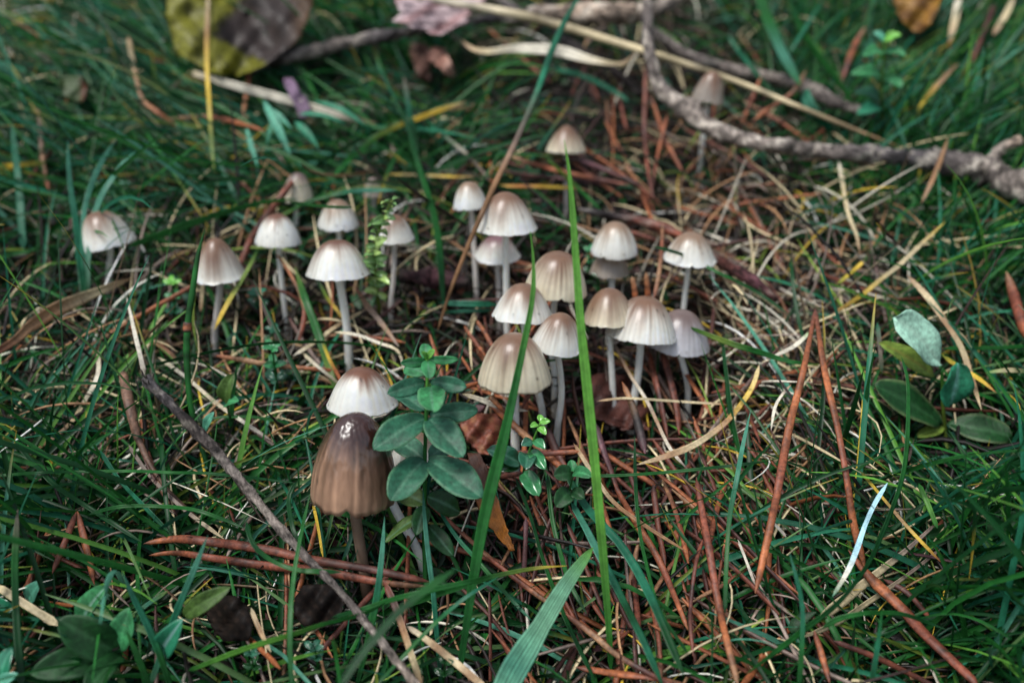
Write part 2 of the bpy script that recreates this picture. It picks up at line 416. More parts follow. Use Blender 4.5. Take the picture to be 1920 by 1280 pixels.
# ------------------------------------------------------------------ traced blades, needles and straws
def path3(pts, h, n):
    P = np.asarray(pts, float); sp = spline(np.c_[P, np.zeros(len(P))], n)[:, :2]
    hh = np.interp(np.linspace(0, 1, n), np.linspace(0, 1, len(h)), h)
    return G(sp[:, 0], sp[:, 1], hh)
def pathD(pts, D, n):
    P = np.asarray(pts, float); sp = spline(np.c_[P, np.zeros(len(P))], n)[:, :2]
    dd = np.interp(np.linspace(0, 1, n), np.linspace(0, 1, len(D)), D)
    return W(sp[:, 0], sp[:, 1], dd)
def blade(name, C, wd, key, mat, seed, ribs=0, twist=None, point=(.0, .16), fold=.22, round_=False, thick=.18, veins=0):
    """wd: full width in cm along C; grass blades are folded sheets with thickness, needles are half-round rods"""
    n = len(C); r2 = np.random.default_rng(seed); t = np.linspace(0, 1, n)
    p0, p1 = point
    env = np.ones(n)
    if p0: env *= np.clip(t / p0, 0, 1) ** .6
    if p1: env *= np.clip((1 - t) / p1, 0.03, 1) ** .6
    wd = np.broadcast_to(wd, (n,)) * env * (1 + .05 * np.interp(t, np.linspace(0, 1, 9), r2.normal(0, 1, 9)))
    T = nz(np.gradient(C, axis=0)); D = nz(C)
    side = nz(np.cross(T, D)); nrm = nz(np.cross(side, T)); nrm = np.where((nrm * D).sum(-1, keepdims=True) > 0, -nrm, nrm)
    tw = rad(twist if twist is not None else r2.uniform(-35, 35)) + rad(r2.uniform(-25, 25)) * t
    s2 = side * np.cos(tw)[:, None] + nrm * np.sin(tw)[:, None]; n2 = nrm * np.cos(tw)[:, None] - side * np.sin(tw)[:, None]
    if round_:
        m = 7; th = np.linspace(0, math.pi, m); a = -np.cos(th); b = np.sin(th) * .75
        a = np.r_[a, 0.3, -.3]; b = np.r_[b, -.05, -.05]
        m = len(a)
    else:
        m = max(3, ribs * 2 + 1) if ribs else (veins or 5)
        a = np.linspace(-1, 1, m); b = fold * np.abs(a) * 1.0
        if ribs: b = .10 * (a ** 2) * 1.2 + .055 * (np.arange(m) % 2)
        a = np.r_[a, a[::-1]]; b = np.r_[b, b[::-1] - thick * np.clip(1 - np.abs(a[:m]) ** 3, .1, 1) * (.4 if ribs else 1)]
        m = len(a)
    Q = C[:, None] + s2[:, None] * (a[None, :, None] * wd[:, None, None] / 2) + n2[:, None] * (b[None, :, None] * wd[:, None, None] / 2)
    i, j = np.meshgrid(np.arange(n - 1), np.arange(m), indexing='ij'); j2 = (j + 1) % m
    F = np.stack([i * m + j, i * m + j2, (i + 1) * m + j2, (i + 1) * m + j], -1).reshape(-1, 4)
    F = np.vstack([F, [[0, 1, m - 2, m - 1]] if m > 3 else F[:0]])
    cc = ramp(key, t)[:, None] * (1 + .08 * r2.normal(0, 1, (n, 1, 1))) * np.ones((1, m, 1))
    if ribs: cc = cc * (1 + .4 * ((np.arange(m) % 2) * 2 - 1) + .2 * np.sin(np.arange(m) * 2.1))[None, :, None]
    elif veins: cc = cc * (1 + .16 * np.cos(a * 9.4 + .3) + .3 * (np.abs(a) > .9))[None, :, None]
    elif not round_: cc = cc * np.where(np.abs(a) > .9, 1.15, .95)[None, :, None]
    else: cc = cc * (1 - .5 * (r2.random((n, 1, 1)) < .15)) * (1 + .25 * np.sin(t * 23 + seed))[:, None, None]
    o = mk(name, Q.reshape(-1, 3), F, np.clip(cc, 0, 1).reshape(-1, 3), mat, origin=C[0])
    return o
KIND = {'grass': ('grass_blade', 'grass blade', 'grass', False), 'needle': ('pine_needle', 'pine needle', 'needle', True),
        'straw': ('straw_stem', 'straw', 'straw', False), 'stalk': ('plant_stalk', 'stalk', 'grass', True), 'dry': ('dry_blade', 'dry blade', 'straw', False)}
def T_(kind, label, pts, h, wpx, key, **kw):
    nm, cat, mt, rd = KIND[kind]
    n = max(10, min(40, int(sum(math.hypot(a[0] - b[0], a[1] - b[1]) for a, b in zip(pts, pts[1:])) / 14)))
    D = kw.pop('D', None); prot = kw.pop('prot', .55)
    C = pathD(pts, D, n) if D else path3(pts, h, n)
    d = project(C)[2]
    wl = np.interp(np.linspace(0, 1, n), np.linspace(0, 1, len(wpx)), wpx) if isinstance(wpx, (list, tuple)) else wpx
    kw.setdefault('point', (.02, .12) if kind != 'needle' else (.02, .05))
    if kind == 'needle': wl = np.asarray(wl) * .86
    o = blade(nm, C, wl * d / FPX, key, M[kw.pop('mat', mt)], int(pts[0][0] * 3 + pts[0][1]), round_=kw.pop('round_', rd), **kw)
    tag(o, label, cat, {'grass': 'single grass blades', 'needle': 'large pine needles', 'straw': 'dry straws', 'stalk': 'thin stalks', 'dry': 'dry leaf blades'}[kind])
    if prot: protect(C, wl.mean() * prot * 20 / FPX if not np.isscalar(wl) else wl * prot * 20 / FPX)
    return o
# --- large upright grass
T_('grass', 'tall bright green grass blade standing upright right of the mushroom cluster', [(1146, 1262), (1138, 1130), (1118, 900), (1098, 700), (1088, 600), (1076, 430), (1068, 330), (1058, 262)], None, [10, 14, 17, 18, 18, 15, 12, 7], 'Gccc', D=(15.4, 14.2), twist=10, fold=.3, veins=9, prot=.5)
T_('grass', 'curved green grass blade passing in front of the large cream mushroom', [(858, 1285), (872, 1190), (905, 985), (948, 805), (978, 665), (998, 560), (1000, 490), (994, 432)], None, [10, 15, 19, 22, 18, 13, 10, 7], 'gGGc', D=(15.2, 14.6), twist=-12, fold=.3, veins=9, prot=.5)
T_('grass', 'broad ribbed blue green grass blade cut off at the lower frame edge', [(930, 1330), (960, 1262), (1010, 1180), (1058, 1100), (1090, 1055), (1112, 1026)], None, [50, 48, 42, 34, 27, 15], 'fBffc', D=(13.8, 15.4), ribs=7, twist=5, point=(0, .07), prot=.5)
T_('stalk', 'thin dark green jointed stalk standing left of the conical mushroom', [(392, 880), (372, 820), (356, 750), (350, 660), (353, 600), (362, 540), (372, 475), (386, 424)], None, [9, 10, 11, 12, 12, 12, 9, 4], 'gGGGG', D=(18.4, 18.2), prot=.6)
T_('stalk', 'long stalk, brown below and green above, leaning over the cluster from upper right', [(820, 622), (845, 545), (878, 460), (925, 352), (958, 285), (985, 225), (1012, 160), (1035, 95), (1062, 35), (1095, -20)], None, [5, 7, 9, 11, 12, 12, 12, 14, 13, 11], 'ttttebbb', D=(21, 20.2, 22.5, 26), prot=.55)
T_('straw', 'long yellow straw lying across the top of the bank down to the branch', [(760, -8), (860, 8), (950, 24), (1040, 45), (1150, 78), (1280, 118), (1400, 160), (1480, 193), (1600, 242), (1690, 276)], (3, 3, 2.6, 2.2, 1.4), [12, 14, 15, 15, 14, 12, 10, 9, 8, 5], 'wssst', round_=True)
T_('dry', 'twisted pale dry grass leaf hanging under the long yellow straw', [(864, 74), (885, 92), (915, 97), (960, 92), (1020, 93), (1060, 99), (1110, 113), (1165, 120), (1190, 100)], (2.6, 2.4, 2.6), [5, 10, 12, 17, 21, 20, 12, 7, 4], 'tswwwst', point=(.05, .05))
T_('dry', 'pale flat dry blade lying below the yellow leaf at upper left', [(352, 134), (437, 160), (537, 187), (640, 217), (705, 232)], (1.6, 1.6, 1), [10, 14, 15, 13, 8], 'swwwt')
T_('dry', 'curled tan dry leaf blade at the left frame edge', [(-20, 668), (30, 636), (54, 613), (101, 581), (148, 560), (190, 543), (250, 520)], (1.6, 1.8, 1.2), [12, 15, 24, 28, 22, 15, 7], 'rttst', fold=.4)
# --- pine needles, thick ones
for i, (lab, pts, h, wp, key) in enumerate([
    ('upper of the paired thick red brown needles under the dark brown mushroom', [(268, 1019), (330, 1010), (400, 1016), (500, 1030), (580, 1048), (690, 1066), (805, 1090)], (1.0, .9), [8, 18, 20, 20, 20, 18, 14], 'orrrRr'),
    ('lower of the paired thick red brown needles under the dark brown mushroom', [(278, 1041), (330, 1036), (400, 1046), (500, 1060), (600, 1070), (720, 1092), (800, 1098)], (.9, .75), [7, 15, 19, 19, 20, 16, 12], 'orrrrt'),
    ('left leg of the long rust needle pair hanging at the right', [(1530, 575), (1505, 700), (1480, 800), (1456, 930), (1437, 1020), (1416, 1112)], (2.2, 2.4, 1.6), [8, 14, 17, 18, 17, 12], 'Rooroo'),
    ('right leg of the long rust needle pair hanging at the right', [(1528, 575), (1545, 690), (1570, 800), (1588, 900), (1600, 980), (1622, 1065)], (2.2, 2.3, 1.4), [8, 15, 16, 13, 16, 16], 'Rooroo'),
    ('broad orange brown needle running to the lower right corner', [(1590, 1030), (1632, 1083), (1690, 1140), (1737, 1192), (1835, 1285)], (1.2, 1.2), [8, 26, 26, 24, 20], 'rorrr'),
    ('long orange needle running down to the bottom edge right of centre', [(1305, 895), (1329, 1027), (1350, 1146), (1384, 1285)], (1.6, 1.6), [10, 17, 15, 15], 'rrrot'),
    ('thin rust needle beside the long orange one at bottom', [(1318, 1010), (1304, 1060), (1294, 1153), (1300, 1230)], (1.1, 1.0), 9, 'rRr'),
    ('rust needle slanting under the curved blade at bottom centre', [(911, 1041), (992, 1104), (1050, 1145), (1105, 1184)], (1.0, .9), [10, 12, 10, 8], 'rrtr'),
    ('short upright purple brown needle at bottom centre', [(986, 968), (985, 1020), (981, 1092)], (1, .6), 11, 'pRp'),
    ('red brown needle just left of the upright blade low down', [(1062, 978), (1095, 1055), (1131, 1145)], (.9, .7), 11, 'RrR'),
    ('orange needle descending to the right below the needle litter', [(1150, 905), (1190, 975), (1231, 1041), (1262, 1110), (1290, 1180)], (1.0, .9), [10, 15, 16, 14, 10], 'roro'),
    ('short rust needle at the right of the litter, nearly vertical', [(1224, 905), (1234, 985), (1248, 1062)], (.8, .6), 13, 'Rrr'),
    ('long dark red needle along the bottom edge right of centre', [(1060, 1150), (1115, 1192), (1167, 1234), (1275, 1292)], (1.2, 1.1), [12, 14, 13, 12], 'rtRr'),
    ('brown twig-like needle lying flat on the bottom edge', [(1078, 1250), (1150, 1262), (1230, 1272), (1300, 1290)], (1.0, 1.0), [14, 18, 16, 15], 'rort'),
    ('rust needle at upper left pointing right between leaning grass', [(312, 224), (390, 219), (447, 231), (497, 246)], (1.6, 1.8), [7, 8, 12, 8], 'ttroo'),
    ('tan needle dropping from the top left past the grass', [(240, 64), (247, 105), (255, 144), (268, 188), (300, 214), (332, 238)], (2, 2.2, 1.6), [9, 11, 9, 10, 13, 7], 'tsttoo'),
    ('short orange tan needle upright below the yellow leaf', [(474, 94), (466, 140), (463, 168), (456, 217)], (1.8, 1.2), 10, 'trot'),
    ('faded needle at far left standing among blue green blades', [(69, 188), (76, 250), (80, 302), (92, 358)], (1.2, 1.0), [8, 8, 11, 9], 'tetr'),
    ('dark rust needle pair member rising left beneath the branch', [(1210, 125), (1210, 180), (1208, 235), (1214, 310), (1225, 372)], (2.0, 1.2), [10, 12, 10, 8, 8], 'rrRrR'),
    ('rust needle crossing to lower right beneath the branch', [(1218, 176), (1232, 215), (1245, 255), (1262, 290), (1280, 322)], (1.6, 1.2), 9, 'roror'),
    ('rust needle slanting down left to meet the pair beneath the branch', [(1252, 212), (1240, 262), (1231, 302), (1223, 356)], (1.8, 1.2), 8, 'rorR'),
    ('rust needle behind the upright blade tip running right', [(952, 291), (1010, 311), (1090, 330), (1180, 347)], (1.0, 1.0), [7, 11, 12, 8], 'troRr'),
    ('dull purple needle over the rust one behind the blade tip', [(1053, 290), (1100, 305), (1150, 325), (1206, 350)], (1.2, 1.0), 10, 'RpRR'),
    ('dark red needle under the pair behind the blade tip', [(935, 320), (1000, 330), (1080, 338), (1170, 345)], (.8, .8), 9, 'RRpR'),
    ('thick rust needle standing left of the seedling at upper right', [(1623, 50), (1608, 75), (1596, 101), (1579, 151)], (2.2, 1.4), [8, 14, 15, 10], 'troRr'),
    ('rust needle poking up through the long yellow straw', [(1428, 142), (1410, 185), (1391, 233)], (2.0, 1.2), [7, 10, 8], 'oro'),
    ('forked rust needle under the long yellow straw', [(1512, 131), (1497, 160), (1482, 178), (1440, 205), (1409, 230)], (2.4, 1.4), [12, 13, 9, 11, 8], 'ttroo'),
    ('dark red needle in the upper right grass', [(1866, 5), (1845, 60), (1821, 122)], (2.2, 1.4), [14, 13, 9], 'RRr'),
    ('faded rust needle on the right edge beside the arching dry blade', [(1886, 508), (1900, 550), (1918, 610), (1935, 640)], (1.6, 1.4), [10, 22, 24, 20], 'trro'),
    ('first rust needle tip rising behind the broad ribbed cap', [(1192, 575), (1190, 545), (1185, 518)], (1.2, 1.9), [12, 12, 9], 'rot'),
    ('second rust needle tip rising behind the broad ribbed cap', [(1216, 572), (1214, 540), (1211, 510)], (1.2, 2.0), [14, 12, 8], 'rot'),
    ('upright red needle below the right edge of the broad ribbed cap', [(1213, 650), (1226, 700), (1240, 760), (1252, 820)], (1.3, .9), [14, 16, 15, 10], 'rrRr'),
    ('second upright red needle below the bluish grey cap', [(1240, 650), (1253, 700), (1268, 760), (1274, 815)], (1.2, .8), [15, 17, 15, 10], 'rRrr'),
    ('rust needle leaning up to the right above the broad ribbed cap', [(1226, 562), (1236, 510), (1241, 460), (1242, 420)], (1.4, 1.6), [10, 10, 8, 7], 'rtrt'),
    ('black ended needle below the broad ribbed cap', [(1166, 715), (1180, 745), (1192, 780), (1210, 850)], (1.5, 1.1), [11, 15, 20, 15], 'otKKp'),
    ('short horizontal red needle left of the upright blade', [(1090, 846), (1055, 848), (1015, 850), (965, 846)], (1.3, 1.2), [10, 13, 12, 8], 'orRr'),
    ('horizontal rust needle stub between curved blade and seedling', [(935, 893), (960, 890), (982, 886)], (1.3, 1.3), [12, 12, 10], 'rrr'),
    ('rust needle running down right past the seedling in the litter', [(912, 748), (950, 785), (1000, 830), (1040, 865), (1075, 900)], (1.0, 1.0), [12, 15, 15, 16, 12], 'rotor'),
    ('tan needle stub left of the curved blade under the large cream cap', [(918, 740), (935, 760), (955, 780)], (1.6, 1.2), [14, 10, 8], 'tor'),
    ('rust needle left of the large cream cap sloping downwards', [(870, 610), (890, 640), (912, 668)], (1.2, 1.1), [8, 12, 9], 'oro'),
    ('second rust needle left of the large cream cap', [(893, 600), (908, 622), (925, 652)], (1.3, 1.1), 9, 'oor'),
    ('dark red needle under the white mushroom with a speck', [(1024, 800), (1045, 850), (1068, 890)], (.8, .6), [18, 20, 12], 'RRr'),
    ('dark needle with purple base in the hollow right of the upright blade', [(1115, 790), (1130, 840), (1155, 910), (1165, 945)], (1.0, .8), [16, 14, 11, 8], 'KpRr'),
    ('rust needle lying almost level behind the plant with whorled leaves', [(400, 666), (450, 674), (504, 683), (570, 690), (645, 697)], (1.0, 1.0), [9, 12, 11, 10, 9], 'rttor'),
    ('bent rust needle hanging down between two left mushrooms', [(514, 470), (544, 513), (566, 560), (571, 590), (560, 642)], (1.8, 1.0), [6, 7, 8, 11, 11], 'totrr'),
    ('left leg of the small orange needle pair at lower left', [(144, 957), (128, 1000), (112, 1040), (98, 1075)], (1.6, 1.1), [10, 14, 14, 10], 'rrrr'),
    ('right leg of the small orange needle pair at lower left', [(145, 957), (158, 1010), (168, 1050), (177, 1095)], (1.6, 1.1), [10, 16, 16, 10], 'oroor'),
    ('rust needle standing in the lower right grass', [(1526, 1180), (1540, 1225), (1556, 1280)], (1.4, 1.2), [10, 14, 10], 'ror'),
    ('dark red needle crossing behind the lower right grass', [(1560, 1200), (1650, 1235), (1760, 1290)], (.9, .9), [12, 13, 12], 'RrR'),
    ('rust needle between the pair legs and the pale stalk in the lower right', [(1655, 1085), (1700, 1110), (1745, 1160)], (.9, .9), 12, 'RRr'),
    ('fine tan needle under the broken rust stub near the lower centre', [(845, 1085), (905, 1140), (960, 1205)], (.8, .8), 8, 'rRr'),
]):
    T_('needle', lab, pts, h, wp, key)
# --- straws and dry stems
for lab, pts, h, wp, key in [
    ('whitish pointed straw rising from the top end of the grey stick', [(272, 706), (262, 662), (252, 622), (244, 585), (237, 556)], (1.6, 2.2), [8, 8, 7, 5, 3], 'ewww'),
    ('long white straw crossing diagonally under the grey stick', [(296, 669), (350, 708), (406, 756), (455, 790), (510, 826)], (1.0, 1.0), 7, 'swswe'),
    ('yellow straw hanging from the top edge across the yellow leaf', [(390, -10), (388, 60), (388, 128), (392, 190), (396, 255), (402, 322)], (3.0, 2.6, 1.4), 7, 'stYYyy'),
    ('thin pale straw arching under the dark leaf at upper left', [(315, 170), (370, 128), (420, 107), (470, 94), (530, 88), (586, 76)], (1.6, 1.8), 6, 'eyseg'),
    ('orange straw lying level in front of the tip of the upright blade', [(922, 350), (980, 349), (1040, 351), (1095, 354)], (1.2, 1.2), 6, 'YoYt'),
    ('yellow straw lying level left of the twin caps', [(728, 327), (780, 328), (840, 331), (890, 332)], (1.0, 1.0), 5, 'YsYt'),
    ('long ochre straw rising to the right over the dry tangle', [(1559, 590), (1616, 553), (1650, 525), (1686, 497), (1725, 460), (1772, 416)], (1.4, 1.8), [6, 8, 8, 8, 7, 4], 'tYssY'),
    ('short yellow straw above the dry tangle', [(1570, 533), (1595, 512), (1621, 489)], (1.6, 1.6), 7, 'yYY'),
    ('pale dry blade arching down behind the round leaves at right', [(1700, 515), (1740, 558), (1767, 595), (1790, 630), (1806, 660), (1825, 720), (1840, 768)], (2.0, 1.4), [6, 12, 12, 10, 11, 10, 6], 'tststs'),
    ('yellow needle-like straw crossing behind the round leaves', [(1765, 665), (1800, 690), (1835, 710), (1868, 736)], (1.8, 1.8), [7, 9, 9, 4], 'yYYYo'),
    ('curved ochre straw sweeping through the dry tangle to the litter', [(1424, 682), (1415, 715), (1401, 742), (1372, 780), (1345, 805), (1300, 835), (1250, 855), (1190, 872)], (1.7, 1.5), [7, 9, 9, 10, 12, 14, 11, 7], 'sYtsts'),
    ('whitish curved straw joining the ochre one in the dry tangle', [(1524, 617), (1505, 636), (1488, 650), (1460, 664), (1428, 680)], (1.8, 1.7), [4, 8, 8, 6, 4], 'cwwws'),
    ('small pale hooked straw left of the rust needle pair', [(1484, 720), (1465, 742), (1453, 765), (1446, 806)], (2.0, 1.8), [4, 6, 7, 3], 'twww'),
    ('ochre straw falling toward the lower right beside the pale blue stalk', [(1610, 880), (1640, 915), (1702, 988), (1764, 1053)], (2.0, 1.4), 6, 'gYtYr'),
    ('thin tan straw crossing the dark hollow right of the upright blade', [(1075, 830), (1110, 885), (1150, 940), (1210, 985), (1290, 1035)], (1.3, 1.3), [7, 8, 8, 7, 5], 'tsttt'),
    ('tan straw broken at the foot of the dark brown mushroom', [(720, 1090), (735, 1120), (749, 1157), (765, 1205), (793, 1290)], (1.6, 1.4), [12, 16, 14, 16, 16], 'rktst'),
    ('smooth tan straw running to the bottom edge left of the broad blade', [(760, 1172), (791, 1192), (840, 1230), (915, 1292)], (1.4, 1.5), [9, 12, 13, 14], 'eststs'),
    ('upper prong of the pale forked straw in the lower right', [(1756, 980), (1700, 1030), (1632, 1083), (1580, 1125), (1530, 1162)], (1.1, 1.0), [5, 9, 14, 20, 20], 'eesss'),
    ('lower prong of the pale forked straw in the lower right', [(1764, 1028), (1700, 1078), (1632, 1125), (1570, 1165), (1500, 1196)], (1.0, .9), [6, 8, 12, 16, 12], 'eesss'),
    ('level pale straw crossing from the black ended needle to the right', [(1118, 752), (1160, 747), (1190, 747), (1280, 753), (1362, 758)], (1.5, 1.5), 5, 'tssst'),
    ('white speckled thin straw descending from the broad ribbed cap', [(1150, 640), (1180, 700), (1215, 755), (1255, 838), (1290, 880)], (1.4, 1.1), 6, 'etwtwe'),
    ('pale straw lying between the left mushrooms pointing up right', [(548, 668), (585, 645), (630, 612), (682, 582)], (1.2, 1.2), 7, 'wssts'),
    ('brown speckled twig-like straw below the reddish crowned cap', [(664, 535), (690, 575), (715, 605), (748, 650)], (1.3, 1.1), [7, 11, 9, 6], 'rtete'),
    ('pale straw curving down to the whorled plant from the left', [(625, 622), (670, 628), (715, 645), (745, 657), (760, 700)], (1.3, 1.3), [5, 7, 7, 7, 6], 'swwsw'),
    ('white straw pair member below the green seedling at left', [(565, 660), (600, 690), (640, 722)], (1.1, 1.1), 7, 'sws'),
    ('pale straw standing in the left grass', [(183, 655), (184, 702), (160, 750), (128, 798), (60, 850)], (1.2, 1.0), 8, 'swstt'),
    ('pale straw falling from the branch at right', [(1572, 300), (1580, 345), (1590, 400), (1606, 440), (1612, 475)], (1.6, 1.4), [8, 7, 7, 6, 4], 'wssst'),
    ('tan straw rising in front of the branch at right', [(1727, 382), (1745, 345), (1760, 309), (1778, 258)], (1.6, 2.2), [5, 8, 8, 4], 'tttt'),
    ('tan pointed straw in the grass at upper right', [(1712, 230), (1733, 190), (1762, 155), (1796, 120)], (1.4, 2.2), [6, 9, 9, 4], 'yYtt'),
    ('pale dry blades at the top right edge', [(1798, -5), (1792, 30), (1781, 80)], (2.4, 1.6), [12, 14, 8], 'wst'),
    ('pale curved straw at the top right corner', [(1902, -6), (1885, 30), (1862, 66)], (2.4, 1.6), [8, 11, 10], 'sst'),
    ('pale straw lying on the litter behind the curved blade under the large cream cap', [(866, 738), (900, 748), (935, 762), (990, 770)], (1.2, 1.2), [8, 10, 9, 6], 'swew'),
    ('short tan straw left of the conical mushroom stem', [(381, 520), (379, 550), (376, 584)], (1.2, 1.0), 6, 'sst'),
    ('yellow twisted stem between the two left mushrooms', [(485, 465), (462, 510), (437, 551), (418, 585), (402, 618)], (2.0, 1.0), [6, 7, 8, 9, 5], 'gyyYY'),
    ('orange tipped straw touching the crown of the white mushroom', [(604, 640), (618, 675), (632, 700), (642, 720)], (1.4, 1.2), 7, 'yYoo'),
    ('yellow straw under the dark brown cap at its left', [(586, 940), (596, 985), (606, 1045)], (1.1, .8), 6, 'YYY'),
    ('tan straw stub standing at the bottom left of centre', [(470, 1138), (485, 1175), (508, 1222)], (1.4, 1.2), [8, 10, 6], 'sts'),
    ('pale thick straw stub lying in the leaves at lower left', [(-10, 1095), (25, 1118), (60, 1140), (112, 1172)], (1.6, 1.6), [14, 14, 13, 18], 'sssss'),
    ('yellow strip of straw at the left frame edge', [(-10, 313), (30, 310), (88, 305)], (1.4, 1.4), 9, 'YYG'),
    ('pale blue white dry stalk leaning in the lower right grass', [(1560, 1120), (1590, 1070), (1606, 1032), (1622, 985), (1640, 945), (1664, 905)], (1.8, 2.4), [6, 9, 12, 9, 9, 11], 'bwzzzz'),
    ('short white straw stub near the rust pair', [(1440, 972), (1458, 988), (1474, 1006)], (1.8, 1.6), 6, 'wwe'),
    ('thin white straw falling left of the rust pair', [(1383, 1010), (1398, 1048), (1416, 1096)], (1.3, 1.2), 5, 'wwe'),
    ('long pale straw in the left grass slanting to the bottom', [(240, 832), (280, 890), (340, 950), (420, 1010)], (.8, .7), 7, 'eees'),
]:
    T_('straw', lab, pts, h, wp, key)
